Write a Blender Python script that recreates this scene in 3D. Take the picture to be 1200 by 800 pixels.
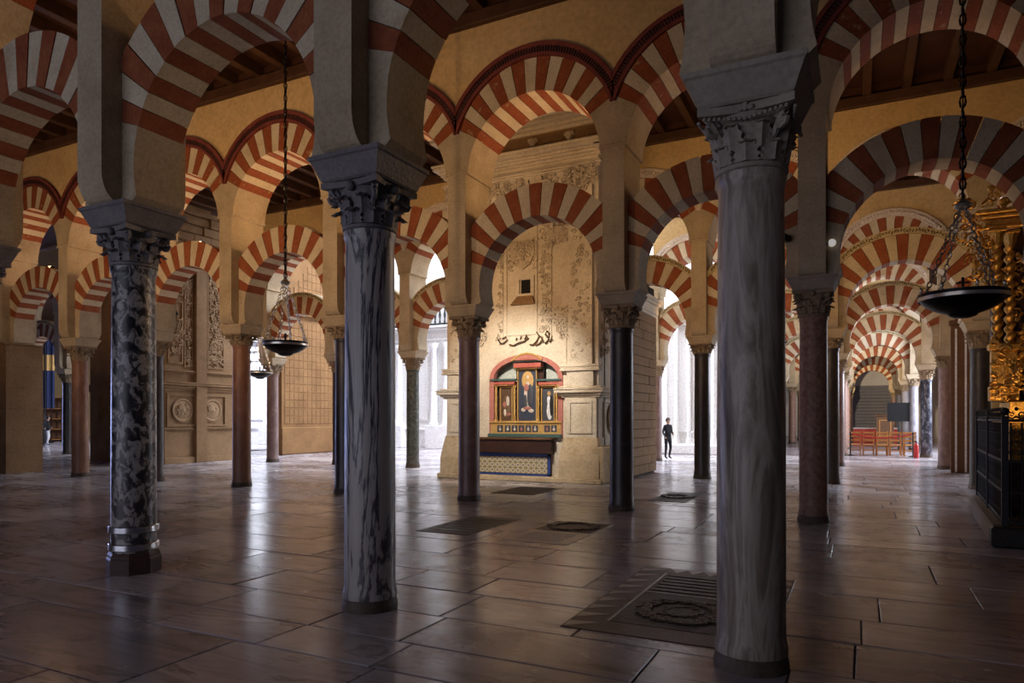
import bpy, math, random
from mathutils import Vector, Matrix
for o in list(bpy.data.objects): bpy.data.objects.remove(o)
SC = bpy.context.scene; COL = SC.collection
PI = math.pi; cos, sin = math.cos, math.sin
# ------------------------------------------------------------------ camera
PHI = 0.46412; FPX = 811.0; HZ = 489.5; EYE = 1.6
cd = bpy.data.cameras.new('camera'); cam = bpy.data.objects.new('camera', cd); COL.objects.link(cam)
cam.location = (0, 0, EYE); cam.rotation_euler = (PI/2, 0, PHI)
cd.sensor_width = 36; cd.lens = FPX/1200*36; cd.shift_y = (HZ-400)/1200; cd.clip_end = 300
SC.camera = cam
# ------------------------------------------------------------------ world, exposure, large lights
w = bpy.data.worlds.new('world'); SC.world = w; w.use_nodes = True
w.node_tree.nodes['Background'].inputs[0].default_value = (0.50, 0.58, 1.0, 1)
w.node_tree.nodes['Background'].inputs[1].default_value = 0.022
SC.view_settings.view_transform = 'Standard'; SC.view_settings.look = 'None'
SC.view_settings.exposure = 0.0; SC.view_settings.gamma = 1; SC.view_settings.use_curve_mapping = False
def light(kind, name, loc, target, energy, color, size=0.3, size_y=None, angle=90, blend=0.6):
    l = bpy.data.lights.new(name, kind); l.energy = energy; l.color = color
    if kind == 'AREA':
        l.shape = 'RECTANGLE'; l.size = size; l.size_y = size_y or size
    elif kind == 'SPOT':
        l.spot_size = math.radians(angle); l.spot_blend = blend; l.shadow_soft_size = size
    else: l.shadow_soft_size = size
    o = bpy.data.objects.new(name, l); COL.objects.link(o); o.location = loc
    o.rotation_euler = (Vector(target)-Vector(loc)).to_track_quat('-Z', 'Y').to_euler()
    return o
DAY = (0.80, 0.86, 1.0); BLUE = (0.42, 0.5, 1.0); WARM = (1.0, 0.60, 0.27); WARMW = (1.0, 0.76, 0.50)
# daylight falling into the white cathedral crossing through its high windows
light('AREA', 'crossing_daylight', (-12.5, 27.5, 13.6), (-12.5, 30.0, 0), 5200, DAY, 12, 4)
light('AREA', 'west_aisle_daylight', (-34, 28, 9.0), (-34, 31, 2), 2400, DAY, 9, 1.5)
# daylight through the doors of the far left and far right ends of the hall
light('AREA', 'west_door_daylight', (-58, 17, 2.6), (-20, 13, 0.5), 2400, BLUE, 9, 4.5)
light('AREA', 'east_nave_daylight', (8.8, 34, 4.5), (0.8, 32, 0), 3600, DAY, 8, 3)
light('AREA', 'foreground_fill_daylight', (-9, -8.5, 2.6), (-6, 6, 2.2), 400, (0.80, 0.80, 1.0), 14, 4.5)  # added fill light behind the camera for the foreground; no door there

# ------------------------------------------------------------------ layout of the column grid
S = 3.0745; W = 6.964; GX0 = -0.6226; GY0 = 4.70
def XK(k): return GX0 + k*S
def YR(i): return GY0 + i*W
CS, SN = cos(PHI), sin(PHI)
def on(x, y, Y):      # a point of the plane Y = const seen along a photo direction
    u = (x-600)/FPX; X = Y*(u*CS-SN)/(CS+u*SN); d = -SN*X+CS*Y
    return X, EYE+(HZ-y)*d/FPX
def onx(x, y, X):     # the same for a plane X = const
    u = (x-600)/FPX; Y = X*(CS+u*SN)/(u*CS-SN); d = -SN*X+CS*Y
    return Y, EYE+(HZ-y)*d/FPX
def fl(x, y):         # a point of the floor
    d = EYE*FPX/(y-HZ); r = (x-600)/FPX*d
    return CS*r-SN*d, SN*r+CS*d
def px(X, Y, Z):
    d = -SN*X+CS*Y; r = CS*X+SN*Y
    if d < 0.3: return None
    return 600+FPX*r/d, HZ-FPX*(Z-EYE)/d
# ------------------------------------------------------------------ materials
MATS = {}
def nt(name):
    m = bpy.data.materials.new(name); m.use_nodes = True; MATS[name] = m
    t = m.node_tree; return m, t, t.nodes['Principled BSDF']
def N(t, typ, **kw):
    n = t.nodes.new(typ)
    for k, v in kw.items():
        if k in n.inputs.keys(): n.inputs[k].default_value = v
        else: setattr(n, k, v)
    return n
def ramp(t, src, stops):
    r = t.nodes.new('ShaderNodeValToRGB'); e = r.color_ramp.elements
    while len(e) < len(stops): e.new(0.5)
    for q, (p, c) in zip(e, stops): q.position = p; q.color = (*c, 1)
    t.links.new(src, r.inputs[0]); return r.outputs[0]
def coords(t, obj=False):
    if obj: return t.nodes.new('ShaderNodeTexCoord').outputs['Object']
    return t.nodes.new('ShaderNodeNewGeometry').outputs['Position']
def stone(name, c1, c2, rough=0.85, scale=1.3, bump=0.25, fine=22, obj=False, spec=0.3, c3=None, metal=0.0, bdist=0.02):
    m, t, b = nt(name); L = t.links; co = coords(t, obj)
    n1 = N(t, 'ShaderNodeTexNoise', Scale=scale, Detail=8, Roughness=0.65); L.new(co, n1.inputs['Vector'])
    n2 = N(t, 'ShaderNodeTexNoise', Scale=fine, Detail=5, Roughness=0.6); L.new(co, n2.inputs['Vector'])
    st = [(0.32, c1), (0.68, c2)]
    if c3: st = [(0.28, c3), (0.42, c1), (0.72, c2)]
    col = ramp(t, n1.outputs['Fac'], st)
    mx = N(t, 'ShaderNodeMix', data_type='RGBA', blend_type='MULTIPLY'); mx.inputs[0].default_value = 0.55
    L.new(col, mx.inputs[6]); g = ramp(t, n2.outputs['Fac'], [(0.3, (.62, .6, .58)), (0.6, (1.05, 1.03, 1.0))]); L.new(g, mx.inputs[7])
    L.new(mx.outputs[2], b.inputs['Base Color'])
    bp = N(t, 'ShaderNodeBump', Strength=bump, Distance=bdist); L.new(n2.outputs['Fac'], bp.inputs['Height']); L.new(bp.outputs[0], b.inputs['Normal'])
    b.inputs['Roughness'].default_value = rough; b.inputs['Specular IOR Level'].default_value = spec; b.inputs['Metallic'].default_value = metal
    return m
def plain(name, c, rough=0.5, metal=0.0, emit=None, es=0.0):
    m, t, b = nt(name); L = t.links
    n = N(t, 'ShaderNodeTexNoise', Scale=14, Detail=4); L.new(coords(t), n.inputs['Vector'])
    col = ramp(t, n.outputs['Fac'], [(0.3, tuple(v*.78 for v in c)), (0.7, tuple(min(1, v*1.12) for v in c))]); L.new(col, b.inputs['Base Color'])
    b.inputs['Roughness'].default_value = rough; b.inputs['Metallic'].default_value = metal
    if emit: b.inputs['Emission Color'].default_value = (*emit, 1); b.inputs['Emission Strength'].default_value = es
    return m
def marble(name, stops, scale=2.0, dist=2.5, stretch=(1, 1, .35), rough=0.28, kind='noise', detail=9):
    m, t, b = nt(name); L = t.links; co = coords(t, True)
    mp = N(t, 'ShaderNodeMapping'); mp.inputs['Scale'].default_value = stretch; L.new(co, mp.inputs[0])
    n = N(t, 'ShaderNodeTexNoise', Scale=scale, Detail=detail, Roughness=0.62, Distortion=dist); L.new(mp.outputs[0], n.inputs['Vector'])
    col = ramp(t, n.outputs['Fac'], stops)
    n2 = N(t, 'ShaderNodeTexNoise', Scale=1.1, Detail=4); L.new(co, n2.inputs['Vector'])
    sp = N(t, 'ShaderNodeSeparateXYZ'); L.new(co, sp.inputs[0])
    # worn, grimy foot of the shaft where hands and shoes touch it
    mr = N(t, 'ShaderNodeMapRange'); mr.inputs[1].default_value = 0.1; mr.inputs[2].default_value = 1.5; mr.inputs[3].default_value = 0.55; mr.inputs[4].default_value = 0.0
    L.new(sp.outputs[2], mr.inputs[0])
    mu = N(t, 'ShaderNodeMath', operation='MULTIPLY'); L.new(mr.outputs[0], mu.inputs[0]); L.new(n2.outputs['Fac'], mu.inputs[1])
    mx = N(t, 'ShaderNodeMix', data_type='RGBA'); L.new(mu.outputs[0], mx.inputs[0]); L.new(col, mx.inputs[6]); mx.inputs[7].default_value = (.09, .055, .035, 1)
    L.new(mx.outputs[2], b.inputs['Base Color'])
    rr = N(t, 'ShaderNodeMapRange'); rr.inputs[3].default_value = rough*1.0; rr.inputs[4].default_value = rough*2.0; L.new(n2.outputs['Fac'], rr.inputs[0]); L.new(rr.outputs[0], b.inputs['Roughness'])
    bp = N(t, 'ShaderNodeBump', Strength=0.12, Distance=0.02); L.new(n.outputs['Fac'], bp.inputs['Height']); L.new(bp.outputs[0], b.inputs['Normal'])
    return m
def floor_marble(name, c1, c2, vein, rough, rot):
    m, t, b = nt(name); L = t.links; co = coords(t)
    mp = N(t, 'ShaderNodeMapping'); mp.inputs['Rotation'].default_value = (0, 0, rot); mp.inputs['Scale'].default_value = (0.5, 2.2, 1); L.new(co, mp.inputs[0])
    n = N(t, 'ShaderNodeTexNoise', Scale=1.6, Detail=8, Roughness=.62, Distortion=1.2); L.new(mp.outputs[0], n.inputs['Vector'])
    n3 = N(t, 'ShaderNodeTexNoise', Scale=0.55, Detail=5); L.new(co, n3.inputs['Vector'])
    col = ramp(t, n.outputs['Fac'], [(0.33, vein), (0.44, c1), (0.56, c2), (0.62, vein), (0.66, c1)])
    mx = N(t, 'ShaderNodeMix', data_type='RGBA', blend_type='MULTIPLY'); mx.inputs[0].default_value = 0.8
    L.new(col, mx.inputs[6]); L.new(ramp(t, n3.outputs['Fac'], [(0.35, (.66, .6, .56)), (0.62, (1, 1, 1))]), mx.inputs[7]); L.new(mx.outputs[2], b.inputs['Base Color'])
    n2 = N(t, 'ShaderNodeTexNoise', Scale=2.3, Detail=6, Roughness=.6); L.new(co, n2.inputs['Vector'])
    rr = N(t, 'ShaderNodeMapRange'); rr.inputs[1].default_value = .3; rr.inputs[2].default_value = .7; rr.inputs[3].default_value = rough*.75; rr.inputs[4].default_value = rough*1.35; L.new(n2.outputs['Fac'], rr.inputs[0]); L.new(rr.outputs[0], b.inputs['Roughness'])
    bp = N(t, 'ShaderNodeBump', Strength=0.16, Distance=0.012); L.new(n2.outputs['Fac'], bp.inputs['Height']); L.new(bp.outputs[0], b.inputs['Normal'])
    b.inputs['Specular IOR Level'].default_value = .5
    return m
stone('limestone', (.46, .37, .25), (.60, .50, .35), .88, 1.4, .35, 26, c3=(.36, .28, .18))
stone('limestone_grey', (.30, .26, .22), (.44, .38, .31), .85, 1.6, .4, 24)
stone('base_brown', (.07, .05, .038), (.13, .095, .07), .6, 5, .4, 24)
stone('capital_dark', (.15, .14, .15), (.24, .22, .22), .55, 3, .4, 30, spec=.4)
stone('capital_stone', (.25, .185, .12), (.36, .275, .185), .8, 3, .5, 30)
stone('voussoir_cream', (.62, .52, .36), (.74, .64, .47), .9, 2.2, .3, 30, c3=(.50, .38, .24))
stone('voussoir_red', (.29, .080, .032), (.39, .13, .055), .9, 3.2, .4, 26, c3=(.24, .055, .025))
stone('voussoir_red_worn', (.27, .068, .026), (.37, .115, .045), .9, 6.0, .5, 34, c3=(.48, .31, .17))
stone('plaster_ochre', (.62, .43, .20), (.70, .51, .26), .92, .8, .12, 12, c3=(.55, .37, .17))
stone('molding_red', (.16, .035, .03), (.24, .06, .045), .75, 4, .3, 30)
stone('bead_dark', (.05, .02, .02), (.10, .035, .03), .7, 4, .3, 30)
stone('cream_band', (.52, .42, .24), (.62, .52, .32), .85, 3, .3, 20)
stone('letter_dark', (.07, .045, .025), (.12, .08, .04), .8, 3, .2, 20)
stone('stucco', (.60, .50, .40), (.72, .62, .52), .85, 2, .6, 16)
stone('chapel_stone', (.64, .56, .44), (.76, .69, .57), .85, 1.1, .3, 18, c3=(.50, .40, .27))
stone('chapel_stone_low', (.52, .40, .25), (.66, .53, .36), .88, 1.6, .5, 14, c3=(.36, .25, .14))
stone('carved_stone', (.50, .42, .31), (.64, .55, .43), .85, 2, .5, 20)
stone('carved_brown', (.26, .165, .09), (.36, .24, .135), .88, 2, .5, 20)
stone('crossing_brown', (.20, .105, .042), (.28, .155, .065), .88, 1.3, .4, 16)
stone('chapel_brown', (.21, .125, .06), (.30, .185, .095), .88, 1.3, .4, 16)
stone('white_marble', (.80, .80, .80), (.88, .88, .87), .5, 1, .1, 12)
stone('grout', (.020, .015, .012), (.035, .026, .02), .95, 4, .2, 30)
stone('wood_ceiling', (.05, .018, .010), (.085, .032, .016), .6, 2.4, .3, 20)
stone('wood_beam', (.06, .027, .014), (.10, .046, .024), .6, 3, .3, 20)
stone('wood_altar', (.035, .015, .012), (.06, .026, .018), .45, 3, .2, 20)
stone('wood_chair', (.40, .17, .055), (.52, .24, .08), .45, 6, .2, 30)
stone('wood_brown', (.12, .058, .028), (.17, .085, .04), .5, 4, .2, 24)
stone('dark_slab', (.028, .025, .023), (.055, .049, .044), .5, 3, .4, 24, spec=.22)
stone('tomb_brown', (.06, .032, .025), (.10, .055, .042), .45, 3, .2, 24, spec=.25)
stone('tomb_relief', (.02, .015, .012), (.045, .033, .026), .4, 9, .6, 40, spec=.35)
stone('tomb_pale', (.34, .29, .26), (.44, .38, .34), .35, 3, .2, 24, spec=.4)
stone('gilding', (.60, .33, .07), (.85, .52, .14), .34, 9, .5, 30, metal=.85, c3=(.25, .11, .03))
stone('gold_paint', (.55, .33, .10), (.68, .44, .16), .5, 9, .3, 30, metal=.25)
stone('red_paint', (.40, .09, .07), (.50, .14, .10), .6, 3, .2, 20)
stone('pink_border', (.44, .16, .13), (.55, .23, .19), .75, 2.2, .2, 20, c3=(.52, .36, .30))
stone('niche_mosaic', (.50, .56, .52), (.66, .71, .66), .6, 18, .3, 60, c3=(.30, .38, .36))
plain('iron', (.010, .010, .011), .6, 0.0)
plain('lamp_black', (.014, .012, .012), .35, .7)
plain('steel', (.62, .63, .66), .25, 1.0)
plain('chain_pale', (.72, .66, .55), .3, .9)
plain('cloth_black', (.012, .012, .014), .85)
plain('cloth_white', (.75, .75, .78), .85)
plain('skin', (.50, .30, .21), .6)
plain('hair', (.03, .018, .012), .6)
plain('screen_black', (.004, .004, .005), .9)
plain('red_plastic', (.45, .02, .02), .45)
plain('grey_door', (.23, .23, .27), .6)
plain('teal_wood', (.06, .12, .11), .5)
plain('painting_night', (.055, .06, .075), .4)
plain('painting_brown', (.10, .055, .03), .4)
plain('paint_blue', (.035, .045, .075), .5)
plain('paint_rose', (.42, .16, .13), .5)
plain('paint_gold', (.55, .34, .12), .5)
plain('paint_pale', (.60, .52, .44), .5)
plain('paint_umber', (.16, .09, .05), .5)
plain('dome_glass_glow', (.8, .8, .9), .2, 0, (1, .95, .85), .35)  # faint glow put in for the bright spark on the dome
plain('tile_blue', (.035, .07, .26), .25)
plain('blue_cloth', (.02, .03, .10), .8)
# painted ceramic tile of the altar front: rosette in ochre, blue and white
m, t, b = nt('tile_painted'); co = coords(t, True)
sp = N(t, 'ShaderNodeSeparateXYZ'); t.links.new(co, sp.inputs[0])
def M2(op, a, c=None):
    n = N(t, 'ShaderNodeMath', operation=op)
    for i, v in enumerate((a, c)):
        if v is None: continue
        if isinstance(v, (int, float)): n.inputs[i].default_value = v
        else: t.links.new(v, n.inputs[i])
    return n.outputs[0]
ax, az = M2('ABSOLUTE', sp.outputs[0]), M2('ABSOLUTE', sp.outputs[2])
dd = M2('ADD', ax, az)
f_ = M2('DIVIDE', dd, 0.145)
t.links.new(ramp(t, f_, [(0.0, (.72, .68, .58)), (0.14, (.04, .08, .26)), (0.30, (.62, .42, .12)), (0.46, (.75, .70, .58)), (0.58, (.10, .17, .14)), (0.74, (.66, .48, .18)), (0.92, (.05, .09, .24))]), b.inputs['Base Color']); b.inputs['Roughness'].default_value = .25
# shafts, each its own marble
marble('shaft_breccia', [(.40, (.014, .014, .018)), (.49, (.05, .047, .05)), (.53, (.30, .28, .27)), (.60, (.42, .40, .38)), (.68, (.10, .09, .09))], 11, .9, (1, 1, .7), .24, detail=5)
marble('shaft_veined', [(.34, (.52, .48, .44)), (.455, (.44, .41, .39)), (.485, (.045, .045, .06)), (.51, (.06, .06, .075)), (.55, (.50, .47, .44)), (.72, (.30, .27, .26))], 2.0, 1.6, (1.5, 1.5, .24), .27)
marble('shaft_streaky', [(.32, (.11, .08, .055)), (.45, (.27, .215, .165)), (.54, (.46, .40, .33)), (.62, (.33, .27, .21)), (.72, (.15, .11, .08))], 2.8, 1.6, (1.9, 1.9, .28), .28)
marble('shaft_pink', [(.35, (.16, .095, .085)), (.55, (.26, .165, .145)), (.7, (.34, .24, .21))], 5, .6, (1, 1, .6), .26)
marble('shaft_granite', [(.35, (.20, .095, .065)), (.55, (.32, .18, .125)), (.7, (.40, .25, .18))], 14, .2, (1, 1, 1), .36)
marble('shaft_red', [(.35, (.24, .105, .06)), (.55, (.34, .165, .095)), (.7, (.42, .23, .14))], 4, .8, (1, 1, .5), .3)
marble('shaft_dark', [(.35, (.020, .017, .018)), (.55, (.045, .038, .037)), (.72, (.085, .07, .066))], 5, .8, (1, 1, .6), .24)
marble('shaft_green', [(.35, (.03, .038, .032)), (.52, (.08, .09, .07)), (.7, (.20, .19, .15))], 12, .3, (1, 1, 1), .28)
marble('shaft_grey', [(.35, (.20, .20, .23)), (.55, (.34, .33, .36)), (.7, (.46, .45, .47))], 4, .8, (1, 1, .5), .26)
marble('shaft_blueblack', [(.35, (.010, .012, .022)), (.52, (.028, .032, .055)), (.6, (.22, .23, .27)), (.68, (.03, .034, .05))], 6, 1.2, (1, 1, .6), .22)
FLM = [floor_marble('floor_marble_%d' % i, *a) for i, a in enumerate([
    ((.40, .375, .41), (.51, .485, .525), (.22, .195, .21), .21, .3), ((.47, .445, .485), (.59, .565, .615), (.28, .255, .275), .19, -.4),
    ((.35, .31, .325), (.46, .41, .43), (.19, .16, .17), .24, .1), ((.60, .58, .61), (.72, .70, .73), (.40, .37, .39), .18, 1.2),
    ((.30, .285, .315), (.40, .38, .415), (.16, .15, .165), .23, .7)])]
# ------------------------------------------------------------------ mesh helpers
class MB:
    def __init__(s): s.v = []; s.f = []; s.mi = []; s.cur = 0
    def add(s, vs, fs):
        o = len(s.v); s.v += [tuple(v) for v in vs]; s.f += [tuple(i+o for i in f) for f in fs]; s.mi += [s.cur]*len(fs); return s
    def box(s, x0, y0, z0, x1, y1, z1, M=None):
        vs = [Vector((x, y, z)) for z in (z0, z1) for y in (y0, y1) for x in (x0, x1)]
        if M: vs = [M @ v for v in vs]
        return s.add(vs, [(0, 2, 3, 1), (4, 5, 7, 6), (0, 1, 5, 4), (2, 6, 7, 3), (0, 4, 6, 2), (1, 3, 7, 5)])
    def bbox(s, x0, y0, z0, x1, y1, z1, b=0.01):     # box with chamfered edges all round
        vs = []; 
        for z, i in ((z0, b), (z0+b, 0), (z1-b, 0), (z1, b)):
            vs += [(x0+i, y0+i, z), (x1-i, y0+i, z), (x1-i, y1-i, z), (x0+i, y1-i, z)]
        fs = [(3, 2, 1, 0), (12, 13, 14, 15)]
        for k in range(3):
            for j in range(4): a = k*4+j; c = k*4+(j+1) % 4; fs.append((a, c, c+4, a+4))
        return s.add(vs, fs)
    def prism(s, poly, a0, a1, ax='y'):
        n = len(poly)
        def P(p, a): return (p[0], a, p[1]) if ax == 'y' else ((a, p[0], p[1]) if ax == 'x' else (p[0], p[1], a))
        vs = [P(p, a0) for p in poly]+[P(p, a1) for p in poly]
        fs = [tuple(range(n))[::-1], tuple(range(n, 2*n))]+[(i, (i+1) % n, n+(i+1) % n, n+i) for i in range(n)]
        ar = sum(poly[i][0]*poly[(i+1) % n][1]-poly[(i+1) % n][0]*poly[i][1] for i in range(n))
        flip = (ar > 0) if ax == 'y' else (ar < 0)
        if flip: fs = [f[::-1] for f in fs]
        return s.add(vs, fs)
    def strip(s, inner, outer, y0, y1):   # a band between two polylines (x,z), extruded in y
        for i in range(len(inner)-1):
            s.prism([inner[i], inner[i+1], outer[i+1], outer[i]], y0, y1)
        return s
    def lathe(s, prof, n=24, c=(0, 0, 0), cap=True, tw=None):
        vs = []
        for (r, z) in prof:
            for j in range(n):
                a = 2*PI*j/n; rr = r if not tw else r*tw(a, z)
                vs.append((c[0]+rr*cos(a), c[1]+rr*sin(a), c[2]+z))
        fs = [(k*n+j, k*n+(j+1) % n, (k+1)*n+(j+1) % n, (k+1)*n+j) for k in range(len(prof)-1) for j in range(n)]
        if cap: fs += [tuple(range(n))[::-1], tuple(range((len(prof)-1)*n, len(prof)*n))]
        return s.add(vs, fs)
    def tube(s, pts, r, n=6, closed=False):
        pts = [Vector(p) for p in pts]; m = len(pts); vs = []
        for i, p in enumerate(pts):
            a = pts[i-1] if (i or closed) else pts[0]; c = pts[(i+1) % m] if (i < m-1 or closed) else pts[-1]
            d = (c-a); d = d.normalized() if d.length > 1e-9 else Vector((0, 0, 1))
            u = d.cross(Vector((0, 0, 1))); u = u.normalized() if u.length > 1e-3 else Vector((1, 0, 0))
            v = d.cross(u); rr = r[i] if isinstance(r, (list, tuple)) else r
            for j in range(n): q = 2*PI*j/n; vs.append(p+u*rr*cos(q)+v*rr*sin(q))
        fs = []
        for i in range(m if closed else m-1):
            k = (i+1) % m
            for j in range(n): fs.append((i*n+j, i*n+(j+1) % n, k*n+(j+1) % n, k*n+j))
        if not closed: fs += [tuple(range(n))[::-1], tuple(range((m-1)*n, m*n))]
        return s.add(vs, fs)
    def ball(s, c, r, n=8, sx=1, sy=1, sz=1):
        k = max(4, n//2+1); vs = []
        for i in range(k+1):
            th = PI*i/k
            for j in range(n): a = 2*PI*j/n; vs.append((c[0]+sx*r*sin(th)*cos(a), c[1]+sy*r*sin(th)*sin(a), c[2]-sz*r*cos(th)))
        return s.add(vs, [(i*n+j, i*n+(j+1) % n, (i+1)*n+(j+1) % n, (i+1)*n+j) for i in range(k) for j in range(n)])
    def xf(s, M): s.v = [tuple(M @ Vector(v)) for v in s.v]; return s
    def mesh(s, name, mats, smooth=False, ang=0.6):
        me = bpy.data.meshes.new(name); me.from_pydata(s.v, [], s.f)
        if not isinstance(mats, (list, tuple)): mats = [mats]
        for q in mats: me.materials.append(MATS[q] if isinstance(q, str) else q)
        if len(mats) > 1: me.polygons.foreach_set('material_index', s.mi)
        if smooth: me.shade_smooth(); me.set_sharp_from_angle(angle=ang)
        me.update(); return me
    def build(s, name, mats, parent=None, loc=(0, 0, 0), smooth=False, ang=0.6):
        return put(s.mesh(name, mats, smooth, ang), name, parent, loc)
def put(me, name, parent=None, loc=(0, 0, 0), rz=0, scale=None):
    o = bpy.data.objects.new(name, me); COL.objects.link(o); o.location = loc
    if rz: o.rotation_euler = (0, 0, rz)
    if scale: o.scale = scale
    if parent: o.parent = parent
    return o
def tag(o, label, cat, group=None):
    o['label'] = label; o['category'] = cat
    if group: o['group'] = group
    return o
def struct(o): o['kind'] = 'structure'; return o
def thing(name, label, cat, loc=(0, 0, 0), group=None, rz=0):
    o = bpy.data.objects.new(name, None); COL.objects.link(o); o.location = loc; o.empty_display_size = .2; o.rotation_euler = (0, 0, rz)
    return tag(o, label, cat, group)
RN = random.Random(7)
# ------------------------------------------------------------------ floor
fm = MB().box(-62, -12, -.30, 30, 95, -.02); floor = struct(fm.build('floor', 'grout'))
slabs = []
y = -0.6
while y < 31:
    hgt = RN.choice([.5, .58, .66, .74, .82, .95]); x = -27 + RN.uniform(0, 1.2)
    while x < 6.5:
        ln = RN.choice([.85, 1.1, 1.35, 1.6, 1.9, 2.2])*RN.uniform(.9, 1.1)
        slabs.append((x, y, x+ln, y+hgt)); x += ln
    y += hgt
def area_px(s):
    P = [px(a, b, 0) for a, b in ((s[0], s[1]), (s[2], s[1]), (s[2], s[3]), (s[0], s[3]))]
    if any(p is None for p in P): return 0
    P = [(min(1200, max(0, p[0])), min(800, max(0, p[1]))) for p in P]
    return abs(sum(P[i][0]*P[(i+1) % 4][1]-P[(i+1) % 4][0]*P[i][1] for i in range(4)))/2
slabs.sort(key=area_px, reverse=True)
rest = MB()
for i, s in enumerate(slabs):
    g = RN.uniform(.003, .008); h = RN.uniform(-.0022, .0022); mi = RN.choice([0, 0, 1, 2, 3, 3, 4])
    j = [RN.uniform(-.004, .004) for _ in range(8)]; b = .006
    X0, Y0, X1, Y1 = s[0]+g, s[1]+g, s[2]-g, s[3]-g
    co = [(X0+j[0], Y0+j[1]), (X1+j[2], Y0+j[3]), (X1+j[4], Y1+j[5]), (X0+j[6], Y1+j[7])]
    tz = [h+RN.uniform(-.0012, .0012) for _ in range(4)]
    cx, cy = (X0+X1)/2, (Y0+Y1)/2
    vs = [(p[0], p[1], -.03) for p in co]+[(p[0], p[1], q-b) for p, q in zip(co, tz)]+[(p[0]+(b if p[0] < cx else -b), p[1]+(b if p[1] < cy else -b), q) for p, q in zip(co, tz)]
    fs = [(8, 9, 10, 11)]+[(k*4+n, k*4+(n+1) % 4, k*4+4+(n+1) % 4, k*4+4+n) for k in range(2) for n in range(4)]
    if i < 300:
        vs = [(a-cx, c-cy, d) for a, c, d in vs]
        MB().add(vs, fs).build('floor_slab', FLM[mi], floor, (cx, cy, 0))
    else: rest.cur = mi; rest.add(vs, fs)
r_ = rest.build('floor_paving', FLM, floor); r_['kind'] = 'stuff'
far = MB().box(-27.3, 31, -.05, 25, 80, .0).box(-60, -2, -.05, -27.3, 48, -.001).box(6.8, 4, -.05, 14, 31, -.001)
far.build('far_paving', FLM[1], floor)
# ------------------------------------------------------------------ arcade profile
HB = S/2                                # half bay
PXH, PYH = .19, .47                     # half width and half depth of the upper pillars
R1, C1, A1 = 1.17, 4.09, math.radians(19)      # lower horseshoe intrados radius, centre, first voussoir angle
RO1 = 1.76; D1 = .26
R2, C2, A2 = 1.30, 6.12, math.radians(31)      # upper arch
CM, RMI, RMO = 6.446, 1.57, 1.81
IMP = 3.745; TOP = 9.0; LEDGE = 6.2
def lo_out(a):
    r = RO1; c_ = abs(cos(a))
    if c_*r > HB-PXH: r = (HB-PXH)/c_
    return (-cos(a)*r, C1+sin(a)*r)
def up_out(a, Rm=RMI):
    dx, dz = -cos(a), sin(a); oz = C2-CM
    bq = dz*oz; q = bq*bq-(oz*oz-Rm*Rm); tt = -bq+math.sqrt(q)
    if abs(dx*tt) > HB: tt = HB/abs(dx)
    return (dx*tt, C2+dz*tt)
NL, NU = 17, 15
def vous(j, n, a0, R, Cz, outf, dep, seg=3, gap=.0035):
    st = (PI-2*a0)/n; p, q = a0+j*st+gap, a0+(j+1)*st-gap
    an = [p+(q-p)*i/seg for i in range(seg+1)]
    inn = [(-cos(a)*R, Cz+sin(a)*R) for a in an]; out = [outf(a) for a in an]
    jit = ((j*37) % 11-5)*.0012
    mb = MB(); ys = (-dep-jit, dep+jit); nn = len(an)
    vs = [(x, y, z) for y in ys for (x, z) in inn+out]; m = 2*nn; fs = []
    for i in range(nn-1):
        fs += [(i, nn+i, nn+i+1, i+1), (m+i, m+i+1, m+nn+i+1, m+nn+i), (i, i+1, m+i+1, m+i), (nn+i, m+nn+i, m+nn+i+1, nn+i+1)]
    fs += [(0, m, m+nn, nn), (nn-1, 2*nn-1, m+2*nn-1, m+nn-1)]
    mb.add(vs, [f[::-1] for f in fs]); return mb
LOWM = [vous(j, NL, A1, R1, C1, lo_out, D1).mesh('voussoir', 'voussoir_red' if j % 2 == 0 else 'voussoir_cream') for j in range(NL)]
UPM = [vous(j, NU, A2, R2, C2, up_out, PYH).mesh('voussoir', 'voussoir_red_worn' if j % 2 == 0 else 'voussoir_cream') for j in range(NU)]
def joined(parts):
    mb = MB()
    for j, p in enumerate(parts): mb.cur = j % 2; mb.add(p.v, p.f)
    return mb
LOWJ = joined([vous(j, NL, A1, R1, C1, lo_out, D1) for j in range(NL)]).mesh('ring', ['voussoir_red', 'voussoir_cream'])
UPJ = joined([vous(j, NU, A2, R2, C2, up_out, PYH) for j in range(NU)]).mesh('ring', ['voussoir_red_worn', 'voussoir_cream'])
def ringpts(R, Cz, a0, n, clampx=HB):
    o = []
    for i in range(n+1):
        a = a0+(PI-2*a0)*i/n; r = R
        if abs(cos(a))*r > clampx: r = clampx/abs(cos(a))
        o.append((-cos(a)*r, Cz+sin(a)*r))
    return o
a0 = math.radians(18)
MOLDM = []
for ys in ((-PYH-.055, -PYH+.05), (PYH-.05, PYH+.055)):
    MOLD = MB()
    MOLD.strip(ringpts(RMI, CM, a0, 30), ringpts(RMI+.06, CM, a0, 30), *ys)
    MOLD.strip(ringpts(RMO-.075, CM, a0, 30), ringpts(RMO, CM, a0, 30), ys[0]-.015, ys[1]+.015)
    MOLD.strip(ringpts(RMI+.055, CM, a0, 30), ringpts(RMO-.07, CM, a0, 30), ys[0]+.045, ys[1]-.045)
    MOLDM.append(MOLD.mesh('molding', 'molding_red'))
BE = MB()
for i in range(70):
    a = math.radians(27)+(PI-math.radians(54))*i/69; r = RMI+.115
    if abs(cos(a))*r > HB-.02: continue
    for y in (-PYH-.02, PYH+.02):
        BE.box(-.017, y-.025, -.05, .017, y+.025, .05, Matrix.Translation((-cos(a)*r, 0, CM+sin(a)*r)) @ Matrix.Rotation(-(PI/2-a), 4, 'Y'))
BEADM = BE.mesh('beads', 'bead_dark')
SPAN = MB()
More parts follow.
